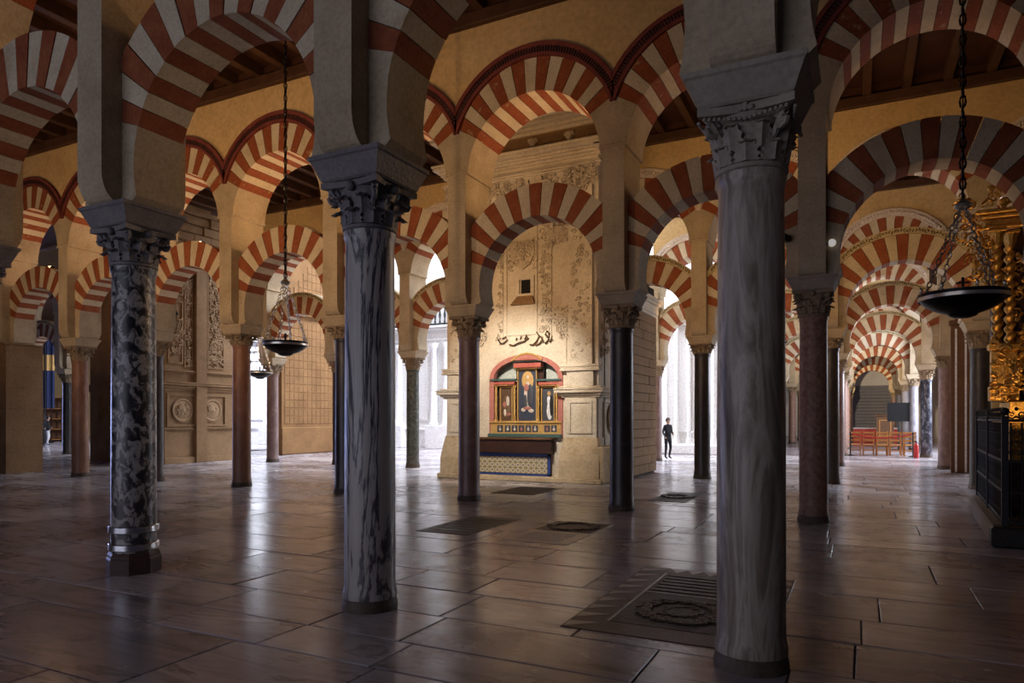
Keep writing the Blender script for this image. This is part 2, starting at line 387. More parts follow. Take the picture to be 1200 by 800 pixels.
q = ringpts(RMO-.03, CM, a0, 30)
SPAN.strip(q, [(p[0], TOP) for p in q], -PYH+.015, PYH-.015)
SPANM = SPAN.mesh('spandrel', 'plaster_ochre')
bq = ringpts(RO1+.004, C1, math.radians(41), 24, HB-PXH); bq2 = ringpts(RO1+.15, C1, math.radians(44), 24, HB-PXH)
BANDM = MB().strip(bq, bq2, -D1-.035, D1+.035).mesh('band', 'cream_band')
LT = MB(); rl = random.Random(3)
for i in range(46):
    a = math.radians(47)+(PI-math.radians(94))*i/45; r = RO1+.075
    for k in range(2):
        M = Matrix.Translation((-cos(a)*(r+rl.uniform(-.03, .03)), -D1-.037, C1+sin(a)*(r+rl.uniform(-.03, .03)))) @ Matrix.Rotation(-(PI/2-a)+rl.uniform(-1.2, 1.2), 4, 'Y')
        LT.box(-.009, -.004, -rl.uniform(.02, .045), .009, .004, rl.uniform(.02, .045), M)
LETM = LT.mesh('lettering', 'letter_dark')
# pillar above the impost with rolled corbel foot, springers of both arches
pl = [(-PYH+.16*(1-cos(PI/2*i/8)), IMP+.26*(1-sin(PI/2*i/8))) for i in range(9)]
pl = pl+[(-p[0], p[1]) for p in pl[::-1]]
PILM = MB().prism(pl+[(PYH, LEDGE), (-PYH, LEDGE)], -PXH, PXH, 'x').mesh('pillar', 'limestone')
def springer(R, Cz, z0, aend, outp, n=8):
    st = math.asin((z0-Cz)/R); pts = []
    for i in range(n+1): a = st+(aend-st)*i/n; pts.append((HB-R*cos(a), Cz+R*sin(a)))
    o = outp(aend); pts.append((o[0]+HB, o[1]))
    return pts
sp1 = springer(R1, C1, IMP+.05, A1, lo_out); sp1 = [(sp1[0][0]-.055, IMP)]+sp1
poly = sp1+[(0.0, sp1[-1][1])]; poly = poly+[(-p[0], p[1]) for p in sp1[::-1]]
b_ = .03
poly = [(max(-9, p[0]), p[1]) for p in poly]
SPRM = MB().prism(poly, -D1, D1).mesh('springer', 'limestone')
sp2 = springer(R2, C2, LEDGE, A2, up_out)
poly2 = sp2+([(0, sp2[-1][1]+.06)] if sp2[-1][0] > .02 else [])+[(-p[0], p[1]) for p in sp2[::-1]]
SPR2M = MB().prism(poly2, -PYH, PYH).box(-.07, -PYH+.01, 6.9, .07, PYH-.01, 7.5).mesh('springer', 'limestone')
STRM = MB().bbox(-PXH-.055, -PYH-.02, LEDGE-.03, PXH+.055, PYH+.02, LEDGE+.03, .012).mesh('string_course', 'limestone')
IMPM = {}
for nm, mt in (('g', 'capital_dark'), ('s', 'limestone'), ('b', 'limestone_grey')):
    mb = MB(); lv = [(.27, 3.54), (.285, 3.555), (.315, 3.63), (.345, 3.70), (.36, 3.712), (.36, IMP)]
    vs = []; 
    for h_, z in lv: vs += [(-h_, -h_, z), (h_, -h_, z), (h_, h_, z), (-h_, h_, z)]
    fs = [(3, 2, 1, 0), (20, 21, 22, 23)]+[(k*4+j, k*4+(j+1) % 4, k*4+4+(j+1) % 4, k*4+4+j) for k in range(5) for j in range(4)]
    IMPM[nm] = mb.add(vs, fs).mesh('impost', mt)
# ------------------------------------------------------------------ capitals
def leaf(ang, r0, r1, z0, z1, wd, curl):
    nu, nv = 4, 7; vs = []
    for side in (0, 1):
        for i in range(nv+1):
            v = i/nv; w_ = wd*(1-.55*v**3)*(1+.14*cos(v*22)); tip = max(0, (v-.62)/.38)
            r = r0+(r1-r0)*v+.018+curl*tip*tip; z = z0+(z1-z0)*(v if v < .8 else .8+.2*sin((v-.8)/.2*PI*.75)*.8)-curl*.55*max(0, (v-.8)/.2)**2
            for j in range(nu+1):
                u = j/nu*2-1; rr = r-.012*u*u-(.018 if side else 0)+(.018 if (j == nu//2 and not side) else (-.006 if (j % 2 and not side) else 0))
                x_, y_ = rr, u*w_/2; vs.append((x_*cos(ang)-y_*sin(ang), x_*sin(ang)+y_*cos(ang), z))
    n = (nu+1)*(nv+1); fs = []
    for i in range(nv):
        for j in range(nu):
            a = i*(nu+1)+j; c = a+nu+1; fs.append((a, a+1, c+1, c)); fs.append((n+a, n+c, n+c+1, n+a+1))
    rim = [j for j in range(nu+1)]+[i*(nu+1)+nu for i in range(1, nv+1)]+[nv*(nu+1)+j for j in range(nu-1, -1, -1)]+[i*(nu+1) for i in range(nv-1, 0, -1)]
    fs += [(rim[i], n+rim[i], n+rim[(i+1) % len(rim)], rim[(i+1) % len(rim)]) for i in range(len(rim))]
    return vs, fs
Z0, Z1 = 3.18, 3.54
def bell(): return MB().lathe([(.205, Z0-.035), (.228, Z0-.02), (.228, Z0+.005), (.195, Z0+.015), (.188, Z0+.10), (.20, Z0+.22), (.24, Z0+.31), (.25, Z1-.02)], 24)
def abacus():
    pts = []
    for s_ in range(4):
        for i in range(7):
            u = -1+2*i/6*.999; h_ = .285-.045*(1-u*u)
            x_, y_ = u*.285, -h_
            for _ in range(s_): x_, y_ = -y_, x_
            pts.append((x_, y_))
    return MB().prism(pts, Z1-.05, Z1, 'z')
def volute(ang):
    mb = MB(); pts = []; rad = []
    for i in range(15):
        a = i/14*3.6*PI; r = .062*(1-i/16); pts.append((.30+r*cos(a+1.2), 0, Z1-.115+r*sin(a+1.2))); rad.append(.027*(1-i/22))
    pts = [(.19, 0, Z0+.13)]+pts; rad = [.02]+rad
    mb.tube(pts, rad, 6); return mb.xf(Matrix.Rotation(ang, 4, 'Z'))
def leaves(curl):
    L_ = []
    for k in range(8): L_.append(('leaf', leaf(PI/4*k, .195, .215, Z0+.015, Z0+.15, .15, curl)))
    for k in range(8): L_.append(('leaf', leaf(PI/4*(k+.5), .20, .235, Z0+.09, Z0+.26, .14, curl)))
    return L_
CAPJ = {}
for nm, mt in (('d', 'capital_dark'), ('s', 'capital_stone'), ('g', 'limestone_grey')):
    mb = bell(); ab = abacus(); mb.add(ab.v, ab.f)
    for _, (v_, f_) in leaves(.065): mb.add(v_, f_)
    for k in range(4): vo = volute(PI/4+PI/2*k); mb.add(vo.v, vo.f)
    for k in range(4):
        mb.ball((.25*cos(PI/2*k), .25*sin(PI/2*k), Z1-.05), .045, 8)
    CAPJ[nm] = mb.mesh('capital', mt, True, .9)
def fancy_capital(parent, mt, flat=False):
    c_ = bell().build('capital', mt, parent, smooth=True)
    abacus().build('abacus', mt, c_)
    ms = {}
    for k, (nm, (v_, f_)) in enumerate(leaves(.035 if flat else .075)):
        MB().add(v_, f_).build('leaf', mt, c_, smooth=True, ang=1.0)
    if flat:
        for s_ in range(4):
            mb = MB()
            for i in range(17): mb.ball((-.24+.03*i, -.285+.03*(1-abs(i-8)/8), Z1-.075-.012*(1-abs(i-8)/8)*2), .013, 6)
            mb.xf(Matrix.Rotation(PI/2*s_, 4, 'Z')).build('bead_string', mt, c_, smooth=True)
            MB().ball((0, -.25, Z1-.03), .022, 8, 1, .8, 1).ball((-.03, -.25, Z1-.03), .024, 8, 1, .6, .8).ball((.03, -.25, Z1-.03), .024, 8, 1, .6, .8).ball((0, -.25, Z1-.0), .02, 8, .8, .6, 1).xf(Matrix.Rotation(PI/2*s_, 4, 'Z')).build('rosette', mt, c_, smooth=True)
        for k in range(4): volute(PI/4+PI/2*k).xf(Matrix.Translation((0, 0, .0))).build('volute', mt, c_, smooth=True)
    else:
        for k in range(4): volute(PI/4+PI/2*k).build('volute', mt, c_, smooth=True)
        for k in range(4): MB().ball((.255*cos(PI/2*k), .255*sin(PI/2*k), Z1-.05), .042, 10).build('rosette', mt, c_, smooth=True)
    return c_
SHM = {}
def shaft_mesh(mt, r=.205):
    k = (mt, r)
    if k not in SHM:
        pr = [(r*1.07, .10), (r*1.07, .14), (r*1.01, .20)]+[(r*(1.01-.05*i/10+.012*sin(PI*i/10)), .2+2.85*i/10) for i in range(1, 11)]+[(r*.985, Z0-.09), (r*1.03, Z0-.07), (r*1.03, Z0-.03)]
        SHM[k] = MB().lathe(pr, 32).mesh('shaft', mt, True, .8)
    return SHM[k]
BASEM = MB().lathe([(.232, -.02), (.236, .03), (.23, .06), (.222, .08), (.224, .105)], 28).mesh('base', 'base_brown', True)
BASEP = MB().lathe([(.26, -.02), (.262, .15), (.25, .17), (.25, .19), (.232, .22)], 8).mesh('base', 'tomb_brown', False)
def column(k, i, mt, label, group=None, cap='s', imp='s', ztop=None, base=BASEM, fancy=None, r=.205, upper=True):
    t = thing('column', label, 'column', (XK(k), YR(i), 0), group)
    put(base, 'base', t); sc = (1, 1, (ztop or Z0)/Z0)
    put(shaft_mesh(mt, r), 'shaft', t, scale=sc)
    if fancy: fancy_capital(t, fancy[0], fancy[1])
    else:
        c_ = put(CAPJ[cap], 'capital', t)
        if ztop:    # squat capital on a taller shaft
            k_ = (Z1-ztop+.035)/(Z1-Z0+.035); c_.scale = (1.06, 1.06, k_); c_.location = (0, 0, Z1*(1-k_))
    put(IMPM[imp], 'impost', t)
    put(PILM, 'pillar', t); put(SPRM, 'springer', t)
    put(STRM, 'string_course', t); put(SPR2M, 'springer', t)
    return t
def lower_arch(k, i, label, group, band=False, join=False):
    t = thing('horseshoe_arch', label, 'arch', (XK(k)+HB, YR(i), 0), group)
    if join: o = put(LOWJ, 'voussoir_ring', t); o['kind'] = 'stuff'
    else:
        for me in LOWM: put(me, 'voussoir', t)
    if band: put(BANDM, 'inscription_band', t); put(LETM, 'lettering', t)
    return t
def upper_arch(k, i, label, group, mold=True, join=False):
    t = thing('round_arch', label, 'arch', (XK(k)+HB, YR(i), 0), group)
    if join: o = put(UPJ, 'voussoir_ring', t); o['kind'] = 'stuff'
    else:
        for me in UPM: put(me, 'voussoir', t)
    if mold:
        for me in MOLDM: put(me, 'molding', t)
        o = put(BEADM, 'bead_molding', t); o['kind'] = 'stuff'
    else:
        for me in STUCM: put(me, 'stucco_molding', t)
    return t
STUCM = []
for ys in ((-PYH-.06, -PYH+.05), (PYH-.05, PYH+.06)):
    ST = MB()
    ST.strip(ringpts(RMI, CM, a0, 26), ringpts(RMO, CM, a0, 26), *ys)
    rs = random.Random(5)
    for n_ in range(40):
        a = math.radians(33)+(PI-math.radians(66))*n_/39
        ST.ball((-cos(a)*(RMI+.12), ys[0] if ys[0] < 0 else ys[1], CM+sin(a)*(RMI+.12)), rs.uniform(.03, .06), 6, 1, .6, 1)
    STUCM.append(ST.mesh('stucco', 'stucco'))
def spandrels(i, ks, name):
    o = bpy.data.objects.new(name, None); COL.objects.link(o); o.location = (0, YR(i), 0); struct(o)
    for k in ks: put(SPANM, 'spandrel', o, (XK(k)+HB, 0, 0))
    return o
# ---- first arcade (the three near columns)
L1 = {-4: ('shaft_dark', 'dark marble column beyond the pale-capped end of the near arcade', 'd', 'b')}
column(0, 0, 'shaft_streaky', 'thick grey-brown streaked marble column with beaded capital standing beside the big inlaid tomb slab', imp='b', fancy=('limestone_grey', True), r=.212)
column(-1, 0, 'shaft_veined', 'blue-grey marble column with long dark veins and a dark leafy capital', imp='g', fancy=('capital_dark', False), r=.212)
tA = column(-2, 0, 'shaft_breccia', 'black and white mottled marble column with two steel bands near its foot', imp='g', fancy=('capital_dark', False), base=BASEP, r=.212)
for z in (.42, .24):
    MB().lathe([(.232, z), (.238, z+.008), (.238, z+.062), (.232, z+.07)], 28).build('steel_band', 'steel', tA, smooth=True)
column(-3, 0, 'shaft_grey', 'column next to the steel-banded column in the near arcade', imp='g', cap='d')
for k in (-6, -5, -4): column(k, 0, 'shaft_dark', 'dark column of the near arcade beyond the steel-banded column', 'end columns of the near arcade', imp='g', cap='d')
for k in (-6, -5, -4):
    lower_arch(k, 0, 'horseshoe arch of the near arcade beyond the steel-banded column', 'end arches of the near arcade'); upper_arch(k, 0, 'round upper arch high above the near columns', 'upper arches of the near arcade')
for k in (-3, -2, -1, 0):
    lower_arch(k, 0, ['red and grey-cream horseshoe arch springing from the steel-banded column away from the dark-veined column', 'red and cream horseshoe arch between the steel-banded column and the dark-veined column', 'shadowed horseshoe arch between the dark-veined column and the thick streaked column', 'horseshoe arch springing from the thick streaked column toward the iron railing'][k+3], 'horseshoe arches of the near arcade')
    upper_arch(k, 0, 'round upper arch high above the near columns', 'upper arches of the near arcade')
column(1, 0, 'shaft_dark', 'dark column ending the near arcade on the iron railing side', imp='g', cap='d')
spandrels(0, range(-6, 1), 'wall_near_arcade')
# ---- second arcade
spec2 = {-8: ('shaft_dark', 'dark column beyond the square stone pier of the middle arcade', None),
 -6: ('shaft_red', 'reddish column between the square pier and the steel-banded column, lit pale pillar above', None),
 -5: ('shaft_dark', 'slim dark column half hidden behind the steel-banded column', None),
 -4: ('shaft_red', 'red-brown marble column with squat capital in front of the carved side wall', 3.32),
 -3: ('shaft_dark', 'dark brown column with squat capital just beside the dark-veined column', 3.31),
 -2: ('shaft_pink', 'pinkish brown column with leafy capital standing before the altar wall', None),
 -1: ('shaft_dark', 'dark grey column with leafy capital at the altar corner', None),
 0: ('shaft_granite', 'pink granite column behind the thick streaked column, glass dome on its pillar', None),
 1: ('shaft_dark', 'column inside the iron railing beside the gilded altarpiece', None),
 2: ('shaft_dark', 'last column of the middle arcade beyond the gilded altarpiece', None)}
for k, (mt, lb, zt) in spec2.items(): column(k, 1, mt, lb, cap='s', imp='s' if k < -1 else 'b', ztop=zt)
t = thing('stone_pier', 'square stone pier in shadow carrying the middle arcade', 'pier', (XK(-7), YR(1), 0))
pr = MB()
for c_ in range(6): pr.bbox(-.5, -.5, c_*.615, .45, .5, c_*.615+.613, .008)
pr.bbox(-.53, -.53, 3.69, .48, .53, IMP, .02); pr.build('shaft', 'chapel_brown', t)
put(PILM, 'pillar', t); put(SPRM, 'springer', t); put(STRM, 'string_course', t); put(SPR2M, 'springer', t)
names2 = {-8: 'beyond the square stone pier', -7: 'between the square pier and the reddish column', -6: 'beside the reddish column', -5: 'behind the steel-banded capital', -4: 'behind the smaller hanging lamp', -3: 'half hidden behind the dark-veined column', -2: 'framing the altar wall', -1: 'between altar corner column and pink granite column', 0: 'behind the hanging lamp near the gilded altarpiece', 1: 'above the gilded altarpiece'}
for k, wv in names2.items():
    lower_arch(k, 1, 'red and cream horseshoe arch '+wv, 'horseshoe arches of the middle arcade')
    upper_arch(k, 1, 'round upper arch with beaded dark red molding '+wv, 'upper arches of the middle arcade')
spandrels(1, range(-8, 2), 'wall_middle_arcade')
# ---- third arcade
spec3 = {-11: ('shaft_grey', 'pale column in the blue-lit gap beyond the square pier', None), -10: ('shaft_dark', 'dark column standing in the blue-lit gap', None),
 -6: ('shaft_pink', 'slim brown column below the small far lamp', None), -5: ('shaft_dark', 'dark slim column behind the dark brown squat-capital column', None),
 -4: ('shaft_green', 'dark green speckled column in front of the white cathedral wall', None), -1: ('shaft_dark', 'dark polished column between altar side wall and the thick streaked column', 3.32),
 0: ('shaft_dark', 'black column close behind the pink granite column', 3.32), 1: ('shaft_dark', 'dark brown column under the larger hanging lamp', None),
 2: ('shaft_dark', 'column of the third arcade behind the gilded altarpiece', None)}
for k, (mt, lb, zt) in spec3.items(): column(k, 2, mt, lb, cap='s', imp='s', ztop=zt)
names3 = {-11: 'in the blue-lit gap', -10: 'far past the reddish column', -6: 'with inscription band behind the smaller hanging lamp', -5: 'with inscription band beside the dark-veined column', -4: 'with inscription band above the green speckled column', -2: 'with inscription band beside the altar side wall', -1: 'with inscription band behind the thick streaked column', 0: 'with inscription band first in the long row of nested arches', 1: 'with inscription band behind the gilded altarpiece'}
for k, wv in names3.items():
    lower_arch(k, 2, 'red and ochre horseshoe arch '+wv, 'horseshoe arches of the third arcade', band=True)
    upper_arch(k, 2, 'upper arch with pale stucco rim over the third arcade '+wv.replace('with inscription band ', '').replace('first in the long row of nested arches', 'first in the nave'), 'upper arches of the third arcade', mold=False)
spandrels(2, (-11, -10, -6, -5, -4, -2, -1, 0, 1), 'wall_third_arcade')
# ---- arcades running away into the distance
mset = ['shaft_pink', 'shaft_blueblack', 'shaft_grey', 'shaft_grey', 'shaft_grey', 'shaft_pink', 'shaft_grey']
nth = ['fourth', 'fifth', 'sixth', 'seventh', 'eighth', 'ninth', 'tenth']
for i in range(3, 9):
    for k in ((-2, -1, 0, 1, 2) if i == 3 else (-1, 0, 1)):
        mt = mset[i-3] if k == 1 else ('shaft_pink' if i == 3 else 'shaft_granite')
        side = {-2: 'beside the clustered buttress', -1: 'behind the thick streaked column', 0: 'on the pink granite column side of the long nave', 1: 'on the monitor side of the long nave', 2: 'beyond the tall wooden screen'}[k]
        column(k, i, mt, '%s marble column of the %s arcade %s' % ({'shaft_pink': 'pinkish', 'shaft_granite': 'reddish', 'shaft_blueblack': 'blue-black veined', 'shaft_grey': 'pale grey'}[mt], nth[i-3], side), 'columns of the far arcades', cap='s', imp='s')
    for k in ((-2, -1, 0, 1) if i == 3 else (-1, 0)):
        where = {-2: 'beside the buttress', -1: 'behind the thick streaked column', 0: 'nested in the long nave', 1: 'beyond the wooden screen'}[k]
        lower_arch(k, i, 'red and cream horseshoe arch of the %s arcade %s' % (nth[i-3], where), 'horseshoe arches of the far arcades', band=i < 6, join=i > 5)
        upper_arch(k, i, 'red and cream upper arch of the %s arcade %s' % (nth[i-3], where), 'upper arches of the far arcades', mold=False, join=i > 5)
    spandrels(i, (-2, -1, 0, 1) if i == 3 else (-1, 0), 'wall_far_arcade')
# ------------------------------------------------------------------ ceiling
ceil = MB()
ceil.box(-61, -12, 9.35, 16, 20.4, 9.5).box(-61, 20.4, 9.35, -24, 48.5, 9.5).box(-5.7, 20.4, 9.35, 16, 75, 9.5)
ceiling = struct(ceil.build('ceiling', 'wood_ceiling'))
BMM = MB().bbox(-.09, -3.05, -.13, .09, 3.05, .13, .012).mesh('beam', 'wood_beam')
for i, ks in ((0, range(-28, 9)), (1, range(-34, 9)), (2, range(-4, 6)), (3, range(-2, 6))):
    for k in ks: put(BMM, 'beam', ceiling, (XK(0)+k*.80, YR(i)+W/2, 9.22))
for i, (xa, xb) in ((0, (-20, 6)), (1, (-26, 6)), (2, (-20, 6)), (3, (-8, 6)), (4, (-5, 6))):
    for s_ in (-1, 1):
        MB().bbox(xa, YR(i)+s_*(PYH+.05)-.07, 8.86, xb, YR(i)+s_*(PYH+.05)+.07, 9.1, .015).build('cornice_board', 'wood_beam', ceiling)
    MB().box(xa, YR(i)-PYH+.02, 8.98, xb, YR(i)+PYH-.02, 9.36).build('wall_plate', 'wood_ceiling', ceiling)
# ------------------------------------------------------------------ carving helpers
FRONT = Matrix.Identity(4)
def side_m(X): return Matrix.Translation((X, 0, 0)) @ Matrix.Rotation(PI/2, 4, 'Z')     # local -y looks to +X, local x runs along Y
def spiral(mb, cx, cz, r, y, turns=1.6, a0=0, dr=1, th=.014, n=12):
    pts = [(cx+dr*r*(1-i/(n+1))*cos(a0+turns*2*PI*i/n), y, cz+r*(1-i/(n+1))*sin(a0+turns*2*PI*i/n)) for i in range(n+1)]
    mb.tube(pts, [th*(1.1-.6*i/n) for i in range(n+1)], 5)
def relief(name, mat, parent, rect, y, n, seed, M=FRONT, size=.08, inside=None, th=.016):
    r = random.Random(seed); mb = MB()
    for _ in range(n):
        for _q in range(20):
            x_, z_ = r.uniform(rect[0], rect[2]), r.uniform(rect[1], rect[3])
            if inside is None or inside(x_, z_): break
        q = r.random(); s_ = size*r.uniform(.6, 1.2)
        if q < .55: spiral(mb, x_, z_, s_, y, r.uniform(.8, 1.7), r.uniform(0, 6.3), r.choice((-1, 1)), th*r.uniform(.8, 1.3), 9)
        elif q < .85: mb.ball((x_, y, z_), s_*.45, 6, 1, .7, 1)
        else:
            for a in range(5): mb.ball((x_+s_*.5*cos(a*1.257), y, z_+s_*.5*sin(a*1.257)), s_*.28, 5, 1, .7, 1)
    return mb.xf(M).build(name, mat, parent, smooth=True)
def pbox(name, mat, parent, x0, y0, z0, x1, y1, z1, M=FRONT, b=.012):
    return MB().bbox(x0, y0, z0, x1, y1, z1, b).xf(M).build(name, mat, parent)
def mold_profile(name, mat, parent, x0, x1, z, steps, y, M=FRONT):   # stacked ledge: steps of (height, projection)
    mb = MB(); zz = z
    for h_, pj in steps: mb.bbox(x0-pj*.9, y-pj, zz, x1+pj*.9, y+.05, zz+h_, min(.015, h_*.3)); zz += h_
    return mb.xf(M).build(name, mat, parent)
def frame(name, mat, parent, x0, z0, x1, z1, y, w_=.05, d=.04, M=FRONT):
    mb = MB()
    mb.prism([(x0, z0), (x1, z0), (x1-w_, z0+w_), (x0+w_, z0+w_)], y-d, y+.02).prism([(x0, z1), (x0+w_, z1-w_), (x1-w_, z1-w_), (x1, z1)], y-d, y+.02)
    mb.prism([(x0, z0), (x0+w_, z0+w_), (x0+w_, z1-w_), (x0, z1)], y-d, y+.02).prism([(x1, z0), (x1, z1), (x1-w_, z1-w_), (x1-w_, z0+w_)], y-d, y+.02)
    return mb.xf(M).build(name, mat, parent)
# ------------------------------------------------------------------ altar chapel in the middle
CY = 16.0
def cxz(x, y, Y=CY): return on(x, y, Y)
AX0, AX1 = cxz(524, 450)[0], -5.66
alt = struct(bpy.data.objects.new('wall_altar', None)); COL.objects.link(alt)
nx0, nx1 = cxz(574, 450)[0], cxz(660, 450)[0]; ncx = (nx0+nx1)/2; nr = (nx1-nx0)/2
ntop = cxz(616, 415)[1]; nspr = ntop-.62; nbot = 1.10
arc = [(ncx-nr*cos(PI*i/20), nspr+(ntop-nspr)*sin(PI*i/20)) for i in range(21)]
bw = MB(); bw.box(AX0, CY, 0, nx0, CY+.5, 9.35).box(nx1, CY, 0, AX1, CY+.5, 9.35).box(nx0, CY, 0, nx1, CY+.5, nbot)
bw.strip(arc, [(p[0], 9.35) for p in arc], CY, CY+.5); bw.box(AX0, CY+.42, 0, AX1, 20.3, 9.35)
bw.build('masonry', 'chapel_stone', alt)
arc_i = [(nx0+.14+(p[0]-nx0)*(nr*2-.28)/(nr*2), p[1]-.14*(1 if p[1] > nspr+.05 else .0)) for p in arc]
full_o = [(nx0, nbot)]+arc+[(nx1, nbot)]; full_i = [(nx0+.13, nbot)]+[(ncx+(p[0]-ncx)*(nr-.13)/nr, nspr+(p[1]-nspr)*(ntop-nspr-.12)/(ntop-nspr)) for p in arc]+[(nx1-.13, nbot)]
MB().strip(full_i, full_o, CY-.03, CY+.12).build('niche_border', 'pink_border', alt)
MB().prism([(nx0+.02, nbot)]+arc+[(nx1-.02, nbot)], CY+.36, CY+.42).build('niche_back', 'niche_mosaic', alt)
# plinth and splayed bases
pbox('plinth_step', 'chapel_stone_low', alt, AX0-.12, CY-.32, 0, AX1+.16, CY+.1, .13, b=.02)
def splay(x0, x1):
    mb = MB(); vs = []
    for (o_, z) in ((.20, .12), (.19, .55), (.14, .78), (.10, .95), (.05, 1.12)): vs += [(x0-o_*.6, CY-o_-.05, z), (x1+o_*.6, CY-o_-.05, z), (x1+o_*.6, CY+.1, z), (x0-o_*.6, CY+.1, z)]
    fs = [(3, 2, 1, 0), (16, 17, 18, 19)]+[(k*4+j, k*4+(j+1) % 4, k*4+4+(j+1) % 4, k*4+4+j) for k in range(4) for j in range(4)]
    return mb.add(vs, fs)
pL0, pL1 = AX0+.05, cxz(551, 450)[0]; pR0, pR1 = cxz(664, 450)[0], AX1-.02
for a, c_ in ((pL0, pL1), (pR0, pR1)):
    splay(a, c_).build('pedestal_base', 'chapel_stone_low', alt)
    pbox('pedestal', 'chapel_stone', alt, a, CY-.10, 1.10, c_, CY+.05, 2.12)
    frame('pedestal_panel', 'chapel_stone', alt, a+.10, 1.22, c_-.10, 2.02, CY-.10, .05, .03)
    mold_profile('pedestal_ledge', 'chapel_stone', alt, a, c_, 2.10, [(.05, .12), (.06, .18), (.08, .26), (.04, .28), (.05, .18)], CY)
    pbox('pilaster_base', 'chapel_stone', alt, a+.06, CY-.15, 2.36, c_-.06, CY+.05, 2.75, b=.03)
    mold_profile('pilaster_torus', 'chapel_stone', alt, a+.06, c_-.06, 2.75, [(.05, .20), (.05, .17), (.06, .19)], CY)
    pbox('pilaster', 'chapel_stone', alt, a+.10, CY-.13, 2.90, c_-.10, CY+.05, 7.3)
    relief('carved_strip', 'carved_stone', alt, (a+.16, 3.1, c_-.16, 7.1), CY-.135, 90, 11, size=.07)
    relief('capital_carving', 'carved_stone', alt, (a+.02, 7.2, c_-.02, 7.75), CY-.16, 60, 12, size=.10)
# ledge returning onto the side wall
SX = side_m(AX1)
mold_profile('side_ledge', 'chapel_stone', alt, CY-.1, 17.7, 2.10, [(.05, .10), (.06, .14), (.08, .2), (.04, .22), (.05, .14)], 0, SX)
pbox('side_base', 'chapel_stone_low', alt, CY-.2, -.2, 0, 20.3, .1, .9, SX, .04)
frame('side_panel', 'chapel_stone', alt, CY+.35, 1.12, 17.45, 2.02, -.02, .05, .03, SX)
md = MB(); md.lathe([(.30, 0), (.33, .03), (.30, .05), (.24, .03), (.0, .08)], 20).xf(SX @ Matrix.Translation((16.9, -.01, 1.57)) @ Matrix.Rotation(PI/2, 4, 'X') @ Matrix.Diagonal((.8, 1.15, 1, 1))).build('medallion', 'carved_stone', alt, smooth=True)
mold_profile('side_cornice', 'chapel_stone', alt, CY-.1, 20.2, 8.05, [(.08, .08), (.08, .14), (.12, .22)], 0, SX)
relief('side_carving', 'carved_stone', alt, (CY+.2, 3.1, 17.5, 4.6), -.01, 70, 13, SX, .12)
# frame and ornament above the niche
z_at = lambda x, y: cxz(x, y)[1]
x587, x634, x646 = cxz(587, 350)[0], cxz(635, 350)[0], cxz(645, 350)[0]
zlo, zhi = z_at(616, 398), z_at(616, 262)
for xs, wd, nm, nn in ((x587, .07, 'beaded_strip', 60), ((x634+x646)/2, .16, 'foliage_strip', 150)):
    pbox('strip_ground', 'chapel_stone', alt, xs-wd, CY-.03, zlo-.1, xs+wd, CY+.02, 7.4)
    relief(nm, 'carved_stone', alt, (xs-wd*.8, zlo, xs+wd*.8, 7.3), CY-.04, nn, int(nn), size=.075, th=.018)
xw0, xw1, zw0, zw1 = cxz(611, 337)[0], cxz(621.5, 337)[0], z_at(616, 346), z_at(616, 328)
frame('window_frame', 'chapel_stone', alt, xw0-.13, zw0-.05, xw1+.12, zw1+.10, CY, .09, .05)
MB().box(xw0, CY-.012, zw0, xw1, CY+.01, zw1).build('window_opening', 'screen_black', alt)
MB().prism([(xw0-.28, zw0-.24), (xw1+.16, zw0-.24), (xw1+.08, zw0-.03), (xw0-.08, zw0-.03)], CY-.10, CY+.02).build('window_sill', 'chapel_brown', alt)
frame('tall_panel', 'chapel_stone', alt, cxz(592, 350)[0], zlo+.12, cxz(630, 350)[0], 7.2, CY, .06, .035)
xs, zs = cxz(613, 298)
co_ = MB().prism([(xs-.30, zs+.34), (xs-.34, zs), (xs-.2, zs-.28), (xs, zs-.40), (xs+.2, zs-.28), (xs+.34, zs), (xs+.30, zs+.34)], CY-.05, CY+.01).build('coat_of_arms', 'carved_stone', alt)
relief('shield_carving', 'carved_stone', alt, (xs-.28, zs-.28, xs+.28, zs+.3), CY-.06, 40, 21, size=.10)
spm = MB()
for s_ in (-1, 1):
    for k in range(5): spiral(spm, xs+s_*(.34+.02*(k % 2)), zs+.32-.16*k, .09, CY-.03, 1.2, k, s_, .022)
spm.build('shield_scrolls', 'carved_stone', alt, smooth=True)
xs, zs = cxz(660, 273)
pbox('cartouche', 'carved_stone', alt, xs-.42, CY-.09, zs-.22, xs+.42, CY+.02, zs+.22, b=.05)
relief('cartouche_carving', 'stucco', alt, (xs-.44, zs-.26, xs+.46, zs+.28), CY-.10, 70, 22, size=.09, th=.02)
xs, zs = cxz(663, 376)
relief('foliage_bracket', 'carved_stone', alt, (xs-.42, zs-.40, xs+.42, zs+.3), CY-.04, 110, 23, size=.10, inside=lambda x, z: abs(x-xs) < .42*(.3+.7*(z-(zs-.40))/.7), th=.022)
pbox('thin_shaft', 'chapel_stone', alt, xs-.03, CY-.04, 2.9, xs+.03, CY, zs-.3)
xs, zs = cxz(557, 380)
relief('foliage_bracket', 'carved_stone', alt, (xs-.3, zs-.5, xs+.3, zs+.4), CY-.04, 80, 24, size=.10, th=.022)
